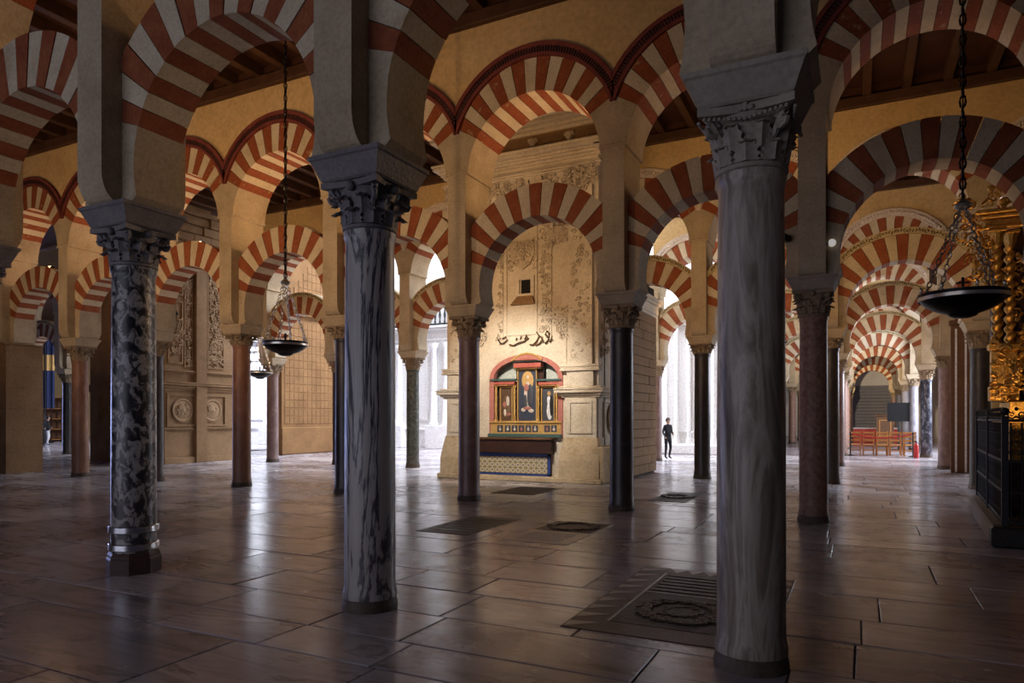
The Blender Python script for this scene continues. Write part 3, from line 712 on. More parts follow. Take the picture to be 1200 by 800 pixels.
# calligraphic relief over the niche; its dark colour paints in the strokes' shadows
cal = MB()
for pts in ([(585, 398), (588, 403), (592, 402), (596, 398), (594, 395), (590, 397)], [(598, 404), (603, 405), (609, 402), (616, 400), (620, 396)], [(606, 399), (607, 396)], [(611, 398), (612, 394)], [(616, 398), (618, 393), (620, 397)],
            [(622, 404), (626, 404), (630, 400), (633, 394), (630, 389)], [(628, 405), (633, 403), (637, 398)], [(632, 393), (636, 396), (638, 401)], [(640, 403), (644, 398), (645, 391), (642, 388), (640, 392), (644, 396)], [(645, 401), (648, 397)]):
    P = [(*cxz(a, c_),) for a, c_ in pts]
    cal.tube([(p[0], CY-.06, p[1]) for p in P], .021, 6)
cal.build('calligraphy_shade_relief', 'letter_dark', alt, smooth=True)
mold_profile('string_molding', 'chapel_stone', alt, AX0, AX1, 7.75, [(.06, .06), (.05, .1), (.05, .06)], CY)
relief('frieze_carving', 'carved_stone', alt, (AX0+.2, 7.25, AX1-.7, 7.7), CY-.02, 120, 25, size=.12, th=.022)
mold_profile('cornice', 'chapel_stone', alt, AX0, AX1, 8.02, [(.07, .08), (.07, .14), (.05, .18), (.09, .30), (.06, .34)], CY)
MB().box(AX0, CY-.02, 8.36, AX1, CY+.05, 8.78).build('frieze', 'chapel_brown', alt)
for fx in (-8.6, -7.4, -6.4): MB().ball((fx, CY-.06, 8.58), .10, 8, 1, .9, 1.2).ball((fx-.09, CY-.04, 8.64), .06, 6).ball((fx+.09, CY-.04, 8.64), .06, 6).build('cherub_head', 'carved_stone', alt, smooth=True)
mold_profile('cornice', 'chapel_stone', alt, AX0, AX1, 8.78, [(.08, .1), (.08, .2), (.10, .36), (.08, .44)], CY)
# side buttress of coursed stone
BX = MB(); rb = random.Random(4)
but = struct(bpy.data.objects.new('wall_buttress', None)); COL.objects.link(but)
MB().box(AX1-.1, 17.75, 0, -5.42, 20.25, 5.4).build('core', 'grout', but)
for c_ in range(18):
    z0_ = .05+c_*.25; ys = [17.72, 18.5+.4*(c_ % 2), 19.5+.3*(c_ % 2), 20.28]
    for a, bb in zip(ys, ys[1:]): MB().bbox(-5.62, a+.006, z0_, -5.36+rb.uniform(-.01, .01), bb-.006, z0_+.243, .012).build('stone_block', 'chapel_brown', but)
mold_profile('buttress_cap', 'chapel_stone', but, 17.7, 20.3, 4.55, [(.08, .04), (.25, .06), (.08, .14), (.1, .18)], 0, side_m(-5.38))
# ------------------------------------------------------------------ altarpiece in the niche
ap = thing('altarpiece', 'small painted altarpiece with three framed paintings in red and gold', 'altarpiece', (ncx, CY, nbot+.02))
OX, OZ = ncx, nbot+.02
def AB(name, mat, x0, y0, x1, y1, d0, d1, b=.006, par=ap):     # box from two photo directions, depths behind the wall face
    a, c_ = cxz(x0, y1), cxz(x1, y0)
    return MB().bbox(a[0]-OX, d0, a[1]-OZ, c_[0]-OX, d1, c_[1]-OZ, b).build(name, mat, par)
AB('back_board', 'wood_altar', 577, 446, 657, 509, .16, .2)
AB('center_board', 'wood_altar', 602, 424, 634, 446, .16, .2)
AB('base_rail', 'teal_wood', 574, 508.5, 659, 511.5, -.12, .2)
pd = AB('predella', 'gold_paint', 576, 495, 658, 508.5, -.04, .2)
for x_ in (587, 596, 604, 612, 620, 628, 642, 650):
    p_ = AB('predella_panel', 'painting_night', x_-3.3, 498, x_+3.3, 506, -.05, -.035, .002)
    a = cxz(x_, 502)
    MB().ball((a[0]-OX, -.052, a[1]-OZ-.02), .035, 8, 1, .15, 1.2).ball((a[0]-OX, -.054, a[1]-OZ+.045), .018, 6, 1, .3, 1).build('saint_bust', 'paint_pale' if x_ % 3 else 'paint_rose', p_, smooth=True)
AB('predella_cornice', 'gold_paint', 575, 493.6, 659, 495.4, -.08, .2)
def painting(nm, x0, y0, x1, y1, bg):
    f = AB(nm, bg, x0, y0, x1, y1, .10, .14, .003)
    a, c_ = cxz(x0, y1), cxz(x1, y0); wf = .022
    fr = MB(); X0_, Z0_, X1_, Z1_ = a[0]-OX, a[1]-OZ, c_[0]-OX, c_[1]-OZ
    fr.box(X0_-wf, .05, Z0_-wf, X0_, .14, Z1_+wf).box(X1_, .05, Z0_-wf, X1_+wf, .14, Z1_+wf).box(X0_, .05, Z1_, X1_, .14, Z1_+wf).box(X0_, .05, Z0_-wf, X1_, .14, Z0_)
    fr.build('frame', 'gold_paint', f); return f, (X0_+X1_)/2, Z0_, Z1_-Z0_
f, mx_, mz_, mh = painting('center_painting', 606, 433, 627, 493, 'paint_blue')
def blob(par, mat, pts): 
    mb = MB()
    for (x_, z_, rx, rz) in pts: mb.ball((x_, .097, z_), 1, 10, rx, .008, rz)
    return mb.build('painted_figure', mat, par, smooth=True)
blob(f, 'paint_gold', [(mx_, mz_+mh*.80, .17, .24)])
def blob2(par, mat, pts, y): 
    mb = MB()
    for (x_, z_, rx, rz) in pts: mb.ball((x_, y, z_), 1, 10, rx, .008, rz)
    return mb.build('painted_figure', mat, par, smooth=True)
blob2(f, 'paint_pale', [(mx_, mz_+mh*.52, .10, .36), (mx_, mz_+mh*.86, .035, .05), (mx_-.12, mz_+mh*.22, .07, .05), (mx_+.1, mz_+mh*.2, .08, .05)], .092)
blob2(f, 'painting_night', [(mx_+.07, mz_+mh*.5, .09, .30), (mx_-.06, mz_+mh*.38, .06, .2)], .088)
blob2(f, 'paint_rose', [(mx_-.03, mz_+mh*.66, .07, .10), (mx_, mz_+mh*.25, .12, .04)], .084)
f, mx_, mz_, mh = painting('side_painting', 585.5, 454, 598.5, 493, 'painting_brown')
blob2(f, 'paint_umber', [(mx_, mz_+mh*.45, .10, .3)], .095); blob2(f, 'paint_pale', [(mx_+.03, mz_+mh*.6, .05, .13), (mx_-.05, mz_+mh*.25, .04, .1)], .09); blob2(f, 'paint_rose', [(mx_-.06, mz_+mh*.5, .05, .08), (mx_+.06, mz_+mh*.2, .06, .04)], .086)
f, mx_, mz_, mh = painting('side_painting', 634, 454, 648, 493, 'painting_night')
blob2(f, 'cloth_white', [(mx_+.03, mz_+mh*.32, .08, .24), (mx_+.01, mz_+mh*.62, .05, .12)], .095); blob2(f, 'cloth_black', [(mx_+.08, mz_+mh*.45, .05, .26)], .09); blob2(f, 'paint_gold', [(mx_+.02, mz_+mh*.83, .05, .06)], .086)
def gcol(x, y0, y1, mat='gold_paint'):
    a, c_ = cxz(x, y1), cxz(x, y0); h_ = c_[1]-a[1]; pr = [(.045, 0), (.045, .04), (.03, .05)]+[(.03+.006*sin(i*2.1), .05+(h_-.11)*i/14) for i in range(15)]+[(.034, h_-.05), (.048, h_-.03), (.048, h_)]
    return MB().lathe(pr, 10).build('colonnette', mat, ap, (a[0]-OX, .02, a[1]-OZ), smooth=True)
for x_ in (581, 602.5): gcol(x_, 452, 493.6)
for x_ in (630.5, 652): gcol(x_, 452, 493.6)
for a, c_ in ((577, 604), (630, 657)):
    AB('red_frieze', 'red_paint', a+1, 446.5, c_-1, 451, -.02, .2); AB('wing_cornice', 'teal_wood', a-1.5, 443.5, c_+1.5, 446.5, -.08, .2); AB('gold_fillet', 'gold_paint', a, 451, c_, 452.4, -.04, .2)
AB('red_frieze', 'red_paint', 602, 424.5, 634, 431, -.02, .2); AB('gold_fillet', 'gold_paint', 602, 431, 634, 432.4, -.04, .2); AB('wing_cornice', 'teal_wood', 600, 422.5, 636, 424.5, -.08, .2)
a, c_ = cxz(600, 422.6), cxz(636, 422.6); tp = [(a[0]-OX+(c_[0]-a[0])*i/12, a[1]-OZ+.17*sin(PI*i/12)) for i in range(13)]
MB().prism(tp, -.02, .16).build('pediment', 'red_paint', ap)
MB().tube([(p[0], -.03, p[1]) for p in tp], .028, 6).build('pediment_rim', 'gold_paint', ap, smooth=True)
# ------------------------------------------------------------------ altar table with tile front
at_ = thing('altar', 'altar with dark wooden top and patterned ceramic tile front', 'altar', (ncx, CY, .13))
aX0, aX1 = cxz(556, 540)[0]-ncx, cxz(647, 540)[0]-ncx; zt0, zt1, zt2 = .13-.13, .70-.13, 1.10-.13
pbox('altar_body', 'wood_altar', at_, aX0+.02, -.10, zt0, aX1-.02, -.005, zt1)
pbox('altar_top', 'wood_altar', at_, aX0-.02, -.26, zt1, aX1+.06, -.005, zt2-.03, b=.02)
pbox('altar_slab', 'wood_brown', at_, aX0-.08, -.32, zt2-.05, aX1+.12, -.005, zt2, b=.012)
nt_ = 14; tw_ = (aX1-aX0-.16)/nt_; TM = MB().bbox(-tw_/2+.002, -.012, -.0665, tw_/2-.002, .01, .0665, .003).mesh('tile', 'tile_painted')
for i in range(nt_):
    for j in range(3): put(TM, 'tile', at_, (aX0+.08+tw_*(i+.5), -.105, .06+.07+.14*j))
for (a, c_, z0_, z1_) in ((aX0, aX0+.075, 0, zt1), (aX1-.075, aX1, 0, zt1), (aX0, aX1, 0, .055), (aX0, aX1, .485, zt1)): pbox('tile_border', 'tile_blue', at_, a, -.112, z0_, c_, -.09, z1_, b=.003)
# ------------------------------------------------------------------ carved chapel wall on the left
LX, LY0, LY1 = -21.3, 15.9, 19.3
lw = struct(bpy.data.objects.new('wall_carved_chapel', None)); COL.objects.link(lw)
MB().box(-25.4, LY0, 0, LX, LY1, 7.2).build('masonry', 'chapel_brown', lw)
LS = side_m(LX)
rb = random.Random(8)
for c_ in range(6):
    yy = LY0
    while yy < LY1-.2:
        l_ = min(rb.uniform(.5, 1.1), LY1-yy); MB().bbox(-.6, yy+.01, 7.2+c_*.34, rb.uniform(-.08, .06), yy+l_-.01, 7.2+c_*.34+.325, .04).build('rough_stone', 'chapel_brown', lw, (LX, 0, 0)); yy += l_
MB().box(-25.4, LY0, 7.2, LX-.15, LY1, 9.35).build('upper_masonry', 'chapel_brown', lw)
pbox('plinth', 'chapel_brown', lw, LY0-.05, -.10, 0, LY1, .05, .22, LS)
Ya, Yb = onx(227, 450, LX)[0], onx(239, 450, LX)[0]
pbox('pilaster', 'chapel_brown', lw, Ya, -.16, 0, Yb, .05, 7.1, LS)
mold_profile('dado_ledge', 'chapel_brown', lw, LY0, LY1, 2.55, [(.08, .06), (.1, .12), (.08, .2), (.05, .22)], 0, LS)
mold_profile('dado_ledge', 'chapel_brown', lw, LY0, LY1, 3.15, [(.06, .06), (.06, .12)], 0, LS)
mold_profile('dado_ledge', 'chapel_brown', lw, LY0, LY1, 1.15, [(.05, .06), (.05, .09)], 0, LS)
for xq in (213, 248):
    Yq = onx(xq, 480, LX)[0]
    frame('square_panel', 'chapel_brown', lw, Yq-.62, 1.3, Yq+.62, 2.45, 0, .07, .06, LS)
    q = MB().lathe([(.40, 0), (.42, .04), (.37, .05), (.32, .02), (.14, .06), (.0, .10)], 20).xf(LS @ Matrix.Translation((Yq, -.01, 1.87)) @ Matrix.Rotation(PI/2, 4, 'X')).build('medallion', 'carved_brown', lw, smooth=True)
    relief('medallion_carving', 'carved_brown', q, (Yq-.2, 1.67, Yq+.2, 2.07), -.06, 14, int(xq), LS, .1)
for xa, xb, z0_, z1_, n_ in ((242, 262, 3.4, 7.0, 200), (215, 225, 3.4, 7.0, 90), (192, 214, 5.9, 7.0, 60)):
    Y0_, Y1_ = onx(xa, 400, LX)[0], onx(xb, 400, LX)[0]
    frame('carved_panel', 'chapel_brown', lw, Y0_, z0_, Y1_, z1_, 0, .05, .05, LS)
    relief('foliage_carving', 'carved_brown', lw, (Y0_+.08, z0_+.1, Y1_-.08, z1_-.1), -.03, n_, n_, LS, .13, th=.028)
Y0_, Y1_ = onx(196, 400, LX)[0], onx(214, 400, LX)[0]
frame('carved_panel', 'chapel_brown', lw, Y0_, 3.5, Y1_, 5.7, 0, .06, .05, LS)
relief('urn_carving', 'carved_brown', lw, ((Y0_+Y1_)/2-.3, 3.7, (Y0_+Y1_)/2+.3, 5.3), -.03, 50, 41, LS, .13, inside=lambda x, z: abs(x-(Y0_+Y1_)/2) < .08+.25*max(0, sin((z-3.7)/1.6*PI)), th=.028)
frame('carved_panel', 'chapel_brown', lw, -24.9, 1.3, -22.1, 2.45, LY0, .07, .05)
mold_profile('dado_ledge', 'chapel_brown', lw, -25.4, LX, 2.55, [(.08, .06), (.1, .12), (.08, .2)], LY0)
# ------------------------------------------------------------------ panelled stone wall of the crossing
PX, PY0, PY1 = -22.2, 22.2, 26.4
pw = struct(bpy.data.objects.new('wall_crossing', None)); COL.objects.link(pw)
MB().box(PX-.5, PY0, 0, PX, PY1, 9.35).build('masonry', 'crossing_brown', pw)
PS = side_m(PX)
pbox('plinth', 'crossing_brown', pw, PY0-.06, -.10, 0, PY1, .05, 1.2, PS, .05)
mold_profile('cornice', 'crossing_brown', pw, PY0, PY1, 6.0, [(.06, .06), (.06, .12), (.08, .2)], 0, PS)
BK = MB().bbox(-.128, -.022, -.17, .128, .02, .17, .02).xf(Matrix.Rotation(PI/2, 4, 'Z')).mesh('stone_block', 'crossing_brown')
for r_i in range(13):
    for c_ in range(14): put(BK, 'stone_block', pw, (PX, PY0+.30+c_*.275, 1.50+r_i*.35))
for c_ in range(14):
    for r_i in range(max(1, 7-abs(c_-6))): put(BK, 'stone_block', pw, (PX, PY0+.30+c_*.275, 6.5+r_i*.35))
# ------------------------------------------------------------------ white cathedral wall
wy = 31.0; ww = struct(bpy.data.objects.new('wall_white', None)); COL.objects.link(ww)
MB().box(-40, wy, 0, -4.3, wy+.5, 14).build('masonry', 'white_marble', ww)
MB().box(-40, wy-.12, 0, -4.3, wy+.05, .9).build('dado', 'white_marble', ww)
mold_profile('dado_cap', 'white_marble', ww, -40, -4.4, .9, [(.06, .16), (.06, .2)], wy)
mold_profile('entablature', 'white_marble', ww, -40, -4.4, 5.7, [(.15, .14), (.25, .12), (.10, .25), (.12, .45), (.1, .55)], wy)
PLM = MB().lathe([(.24, 0), (.26, .06), (.22, .14), (.20, .2), (.17, 3.9), (.2, 3.95), (.26, 4.2), (.28, 4.3)], 14).mesh('white_column', 'white_marble', True)
for X_ in list(range(-38, -9, 3)):
    for dx in (0, .75): put(PLM, 'engaged_column', ww, (X_+dx, wy-.22, 1.22))
    pbox('pedestal', 'white_marble', ww, X_-.35, wy-.55, 0, X_+1.1, wy, 1.22, b=.03)
    frame('wall_panel', 'white_marble', ww, X_+1.2, 1.5, X_+2.5, 5.2, wy, .1, .07)
RIB = MB().lathe([(.14, 0), (.15, .2), (.10, .35), (.095, 8.8), (.13, 9), (.13, 9.2)], 10).mesh('rib', 'white_marble', True)
for i, X_ in enumerate((-9.6, -9.2, -8.8, -8.3, -7.7, -7.2, -6.7, -6.1, -5.6, -5.1)): put(RIB, 'rib', ww, (X_, wy-.14-.10*(i % 3), .4)); 
pbox('rib_base', 'white_marble', ww, -9.9, wy-.6, 0, -4.5, wy, .45, b=.05)
bal = thing('balustrade', 'dark balustrade railing on top of the white cathedral entablature', 'railing', (-20, wy-.35, 6.42))
for z in (.08, 1.12): MB().bbox(-8, -.06, z-.05, 8, .06, z+.05, .015).build('rail', 'iron', bal)
BAL = MB().lathe([(.05, .1), (.06, .2), (.035, .3), (.075, .55), (.035, .85), (.05, 1.08)], 6).mesh('baluster', 'iron', True)
for i in range(54): put(BAL, 'baluster', bal, (-7.9+i*.298, 0, 0))
struct(MB().box(-24, 20.3, 9.2, -23.7, 31, 14).box(-5.9, 20.3, 9.2, -5.6, 31, 14).box(-24, 20.0, 9.2, -5.6, 20.3, 14).build('wall_crossing_upper', 'white_marble'))
struct(MB().box(-24, 20, 14, -5.6, 31.5, 14.2).build('ceiling_crossing', 'white_marble'))
# hall end walls
struct(MB().box(9.2, 9, 0, 9.6, 31, 9.4).box(9.2, 39, 0, 9.6, 72, 9.4).box(9.2, 31, 6.2, 9.6, 39, 9.4).build('wall_right', 'plaster_ochre'))
struct(MB().box(-60.4, -12, 0, -60, 12, 9.4).box(-60.4, 22, 0, -60, 50, 9.4).box(-60.4, 12, 5.0, -60, 22, 9.4).build('wall_left', 'plaster_ochre'))
struct(MB().box(-60, 48, 0, -38, 48.4, 9.4).build('wall_far_left', 'plaster_ochre'))
struct(MB().box(-6, 66, 0, 9.4, 66.4, 9.4).build('wall_back', 'white_marble'))
sh = thing('roller_shutter', 'grey slatted shutter closing the far end of the long nave', 'shutter', (1.1, 65.9, 0))
for i in range(16): pbox('slat', 'grey_door', sh, -1.5, -.06, .02+i*.27, 1.5, .02, .02+i*.27+.255, b=.02)
# ------------------------------------------------------------------ tomb slabs in the floor
def quad_fl(a, c_):   # rectangle aligned with the paving from two opposite floor directions
    p, q = fl(*a), fl(*c_); return min(p[0], q[0]), min(p[1], q[1]), max(p[0], q[0]), max(p[1], q[1])
def tomb(label, x0, y0, x1, y1, mat='dark_slab'):
    t = thing('tomb_slab', label, 'tomb slab', ((x0+x1)/2, (y0+y1)/2, 0.0))
    pbox('slab', mat, t, -(x1-x0)/2, -(y1-y0)/2, -.02, (x1-x0)/2, (y1-y0)/2, .0065, b=.004); return t
def lyrics(t, mat, w_, y0, y1, rows, seed):
    r = random.Random(seed)
    for i in range(rows):
        yy = y0+(y1-y0)*(i+.5)/rows; mb = MB(); x_ = -w_/2
        while x_ < w_/2-.03:
            l_ = r.uniform(.015, .04); mb.box(x_, yy-(y1-y0)/rows*.3, .004, x_+l_, yy+(y1-y0)/rows*.3, .0105); x_ += l_+r.uniform(.006, .014)
        o = mb.build('inscription_line', mat, t); o['kind'] = 'stuff'
def wreath(t, mat, cx, cy, R, n, seed, rad=.03):
    r = random.Random(seed); mb = MB()
    for i in range(n):
        a = r.uniform(0, 2*PI); rr = R*r.uniform(.72, 1.0); mb.ball((cx+rr*cos(a), cy+rr*sin(a), .008), rad*r.uniform(.6, 1.2), 6, 1, 1, .5)
    o = mb.build('wreath', mat, t, smooth=True); o['kind'] = 'stuff'
c1_, c2_ = fl(498, 617), fl(608, 608)
def rect_of(*P):
    F = [fl(*p) for p in P]; return min((F[0][0]+F[3][0])/2, F[0][0]), (F[0][1]+F[3][1])/2, (F[1][0]+F[2][0])/2, (F[1][1]+F[2][1])/2
def quad(bl, tl, tr, br):
    B, T, U, V = fl(*bl), fl(*tl), fl(*tr), fl(*br); return (B[0]+T[0])/2, (B[1]+V[1])/2, (U[0]+V[0])/2, (T[1]+U[1])/2
q = quad((497, 621), (552, 604), (609, 608), (545, 629)); t = tomb('dark worn tomb slab in front of the pinkish column', *q)
lyrics(t, 'tomb_relief', (q[2]-q[0])*.8, -(q[3]-q[1])*.4, (q[3]-q[1])*.4, 7, 1)
q = quad((590, 632), (651, 610), (720, 615), (663, 639)); t = tomb('tomb slab with dark carved wreath panel before the altar corner column', *q, mat='tomb_pale')
h_ = q[3]-q[1]; pbox('relief_panel', 'dark_slab', t, -(q[2]-q[0])/2+.03, 0, 0, (q[2]-q[0])/2-.03, h_/2-.03, .009, b=.003)
wreath(t, 'tomb_relief', 0, h_*.25, h_*.2, 160, 2, .05); lyrics(t, 'tomb_pale', (q[2]-q[0])*.7, -h_*.42, -h_*.08, 5, 3)
q = quad((760, 585), (788, 576), (825, 579), (800, 590)); t = tomb('small dark carved tomb slab near the altar side wall', *q)
wreath(t, 'tomb_relief', 0, 0, min(q[2]-q[0], q[3]-q[1])*.42, 140, 5, .06)
q = quad((576, 578), (608, 570), (654, 572), (632, 580)); tomb('plain dark tomb slab at the foot of the altar', *q)
# the large inlaid tomb beside the thick column
TX0, TY0, TX1, TY1 = -2.05, 4.92, -.55, 7.32
t = tomb('large inlaid tomb slab with carved wreath and triangle border beside the thick column', TX0, TY0, TX1, TY1, 'tomb_brown')
hw, hh = (TX1-TX0)/2, (TY1-TY0)/2
fr_ = MB()
for i in range(9):
    y0_, y1_ = -hh+.02+i*(2*hh-.04)/9, -hh+.02+(i+.72)*(2*hh-.04)/9
    for s_ in (-1, 1): MB().prism([(s_*(hw-.02), y0_), (s_*(hw-.02), y0_+.15), (s_*(hw-.26), y1_)], 0, .0085, 'z').build('inlay_triangle', 'tomb_pale', t)
for i in range(6):
    x0_ = -hw+.28+i*(2*hw-.5)/6
    MB().prism([(x0_, hh-.02), (x0_+.2, hh-.02), (x0_+.1, hh-.22)], 0, .0085, 'z').build('inlay_triangle', 'tomb_pale', t)
pbox('inner_field', 'dark_slab', t, -hw+.30, -hh+.28, 0, hw-.30, hh-.28, .009, b=.003)
for s_ in (-1, 1): pbox('edge_fillet', 'tomb_pale', t, s_*(hw-.29)-.012, -hh+.27, 0, s_*(hw-.29)+.012, hh-.27, .012, b=.003)
for i in range(6): pbox('raised_bar', 'tomb_relief', t, -hw+.34, .18+i*.125, 0, hw-.34, .18+i*.125+.075, .016, b=.004)
pbox('edge_fillet', 'tomb_pale', t, -hw+.30, .10, 0, hw-.30, .13, .013, b=.003)
wreath(t, 'tomb_relief', 0, -.42, .36, 420, 9, .036); wreath(t, 'tomb_relief', 0, -.42, .16, 60, 10, .03)
frame2 = MB().prism([(-.18, -.56), (.18, -.56), (.18, -.30), (-.18, -.30)], 0, .014, 'z').build('center_plaque', 'dark_slab', t)
# ------------------------------------------------------------------ hanging lamps
def chain(mb, a, b_, L=.07, r=.007, w_=.018):
    a, b_ = Vector(a), Vector(b_); d = b_-a; n = max(2, int(d.length/(L*.78))); u = d.normalized()
    p1 = u.cross(Vector((.3, 1, .2))).normalized(); p2 = u.cross(p1)
    for i in range(n):
        c = a+d*(i+.5)/n; s_ = p1 if i % 2 else p2
        mb.tube([c+u*(L/2*cos(q*PI/4))+s_*(w_*sin(q*PI/4)) for q in range(8)], r, 4, True)
def lamp(label, X_, Y_, zr, D, zhub, group='hanging bowl lamps'):
    t = thing('hanging_lamp', label, 'lamp', (X_, Y_, zr), group); R = D/2
    MB().lathe([(.02, -.27*D), (.10*D, -.262*D), (.16*D, -.235*D), (.17*D, -.215*D), (.30*D, -.17*D), (.42*D, -.10*D), (.49*D, -.02*D), (R, 0), (R, .03*D), (R*1.02, .035*D), (R*1.02, .055*D), (R*.99, .06*D), (R*.95, .05*D), (R*.9, -.02*D), (.3*D, -.12*D), (.02, -.15*D)], 36).build('bowl', 'lamp_black', t, smooth=True)
    MB().lathe([(R*1.005, -.035*D), (R*1.022, -.03*D), (R*1.022, .012*D), (R*1.005, .015*D)], 36, cap=False).build('rim_band', 'chain_pale', t, smooth=True)
    for k in range(8):
        a = k*PI/4+.2; MB().lathe([(.008, .05*D), (.014, .07*D), (.006, .09*D), (.018, .10*D), (.018, .115*D), (.004, .15*D)], 8).build('rim_finial', 'chain_pale', t, (R*.97*cos(a), R*.97*sin(a), 0))
    for k in range(4):
        a = k*PI/2+.5; mb = MB(); chain(mb, (R*.97*cos(a), R*.97*sin(a), .05*D), (.03*cos(a), .03*sin(a), zhub-zr-.03), .075, .0075, .02); mb.build('chain', 'chain_pale', t, smooth=True)
    MB().lathe([(.02, zhub-zr-.05), (.07, zhub-zr-.03), (.085, zhub-zr), (.05, zhub-zr+.03), (.02, zhub-zr+.06)], 12).build('hub', 'chain_pale', t, smooth=True)
    MB().box(-.012, -.012, .04*D, .012, .012, .26*D).box(-.06, -.01, .18*D, .06, .01, .20*D).build('cross', 'lamp_black', t)
    mb = MB(); chain(mb, (0, 0, zhub-zr+.06), (0, 0, 9.2-zr), .13, .011, .026); mb.tube([(0, 0, zhub-zr+.04), (0, 0, 9.2-zr)], .008, 5); mb.build('suspension_chain', 'lamp_black', t, smooth=True)
    return t
lamp('black bowl lamp hanging on chains beside the gilded altarpiece', .93, 8.18, 2.80, .77, 3.72)
lamp('black bowl lamp with pale rim hanging between the veined column and the red-brown column', on(334.5, 400, 8.4)[0], 8.4, 2.79, .70, 3.80)
lamp('small far black bowl lamp half hidden behind the red-brown column', on(304.5, 437, 15.1)[0], 15.1, 2.95, .72, 4.0)
# ------------------------------------------------------------------ iron railing and gilded altarpiece on the right
gx, gy = fl(1168, 641); gx += .02
curb = thing('stone_curb', 'dark stone curb carrying the black iron railing', 'curb', (gx, gy, 0))
pbox('front_curb', 'dark_slab', curb, -.08, -.06, 0, 4.2, .22, .26, b=.03); pbox('side_curb', 'limestone_grey', curb, -.08, .22, 0, .22, 4.15, .26, b=.03)
rl_ = thing('iron_railing', 'black wrought-iron railing with scrollwork crest on a stone curb', 'railing', (gx, gy, .26)); rl_.rotation_euler = curb.rotation_euler = (0, 0, -.06)
BAR = MB().lathe([(.011, 0), (.011, .35), (.02, .38), (.011, .41), (.011, .72), (.022, .76), (.011, .80), (.011, 1.28)], 6).mesh('bar', 'iron', True)
POST = MB().bbox(-.035, -.035, 0, .035, .035, 1.36, .008).ball((0, 0, 1.42), .05, 8).mesh('post', 'iron')
SCR = MB()
for s_ in (-1, 1):
    spiral(SCR, s_*.035, .06, .035, 0, 1.4, 0, s_, .007, 10); spiral(SCR, s_*.03, .20, .03, 0, 1.4, 2, s_, .006, 10); spiral(SCR, s_*.035, .33, .035, 0, 1.4, 4, s_, .007, 10)
SCRM = SCR.mesh('scroll', 'iron', True)
CRM = MB()
for s_ in (-1, 1): spiral(CRM, s_*.05, .06, .055, 0, 1.5, 3.5, s_, .010, 10)
CRM.ball((0, 0, .13), .025, 6); CRM = CRM.mesh('crest', 'iron', True)
for ax in (0, 1):
    ln = 4.0; n_ = 36; rz = ax*PI/2
    for i in range(n_):
        p = .06+ln*i/n_; pos = (.07+p, .07, 0) if ax == 0 else (.07, .07+p, 0)
        put(BAR, 'bar', rl_, pos)
        if p < (1.6 if ax == 0 else 4.1) and True:
            for z in (.06, .43, .84): put(SCRM, 'scroll', rl_, (pos[0]+(.055 if ax == 0 else 0), pos[1]+(.055 if ax else 0), z), rz)
            put(CRM, 'crest', rl_, (pos[0]+(.055 if ax == 0 else 0), pos[1]+(.055 if ax else 0), 1.32), rz)
    for z in (.03, .40, .78, 1.29):
        mb = MB(); mb.bbox(.04, .05, z, .07+ln, .09, z+.035, .006) if ax == 0 else mb.bbox(.05, .04, z, .09, .07+ln, z+.035, .006); mb.build('rail', 'iron', rl_)
for p in ((.07, .07), (2.07, .07), (4.07, .07), (.07, 2.07), (.07, 4.07)): put(POST, 'post', rl_, (p[0], p[1], 0))
GY = 13.7
g0 = on(1164, 400, GY)[0]; gr = thing('gilded_altarpiece', 'tall gilded baroque altarpiece with twisted columns behind the iron railing', 'altarpiece', (g0, GY, 0))
def gz(y): return on(1170, y, GY)[1]
zc0, zc1 = gz(402), gz(288)
pbox('plinth', 'tomb_brown', gr, .06, -.1, 0, 3.6, .9, .9, b=.03)
pbox('altar_table', 'gilding', gr, .2, -.12, .9, 3.4, .8, gz(470), b=.02)
pbox('back_panel', 'wood_altar', gr, .05, .45, gz(470), 3.5, .7, gz(262), b=.02)
TWC = MB().lathe([(.066, (zc1-zc0)*i/110) for i in range(111)], 14, tw=lambda a, z: 1+.30*cos(a-z*38)).mesh('twisted_column', 'gilding', True, 1.2)
PED = MB().bbox(-.11, -.11, 0, .11, .11, .25, .02).bbox(-.085, -.085, .25, .085, .085, zc0-gz(470)-.12, .02).bbox(-.12, -.12, zc0-gz(470)-.12, .12, .12, zc0-gz(470), .02).mesh('pedestal', 'gilding')
CPT = MB().lathe([(.055, 0), (.06, .04), (.075, .07), (.08, .16), (.11, .22)], 10, tw=lambda a, z: 1+.15*cos(a*6)).bbox(-.12, -.12, .22, .12, .12, .27, .01).mesh('column_capital', 'gilding', True)
for X_, Y_ in ((.05, .0), (.26, .22), (1.3, .0), (1.6, .2), (3.0, 0), (3.3, .2)):
    put(PED, 'pedestal', gr, (X_, Y_, gz(470))); put(TWC, 'twisted_column', gr, (X_, Y_, zc0)); put(CPT, 'column_capital', gr, (X_, Y_, zc1))
relief('foliage_carving', 'gilding', gr, (-.05, gz(470), 3.4, gz(400)), -.13, 170, 31, size=.09, th=.02)
relief('foliage_carving', 'gilding', gr, (.35, 2.0, 1.2, 4.4), .42, 160, 32, size=.12, th=.024)
relief('panel_carving', 'gilding', gr, (.05, 1.0, 3.3, 1.7), -.13, 130, 37, size=.12, th=.022)
mold_profile('entablature', 'gilding', gr, -.05, 3.5, zc1+.27, [(.06, .1), (.10, .06), (.06, .16), (.07, .24)], 0)
relief('cresting', 'gilding', gr, (-.1, zc1+.56, 3.4, zc1+1.0), .0, 120, 33, size=.12, th=.026)
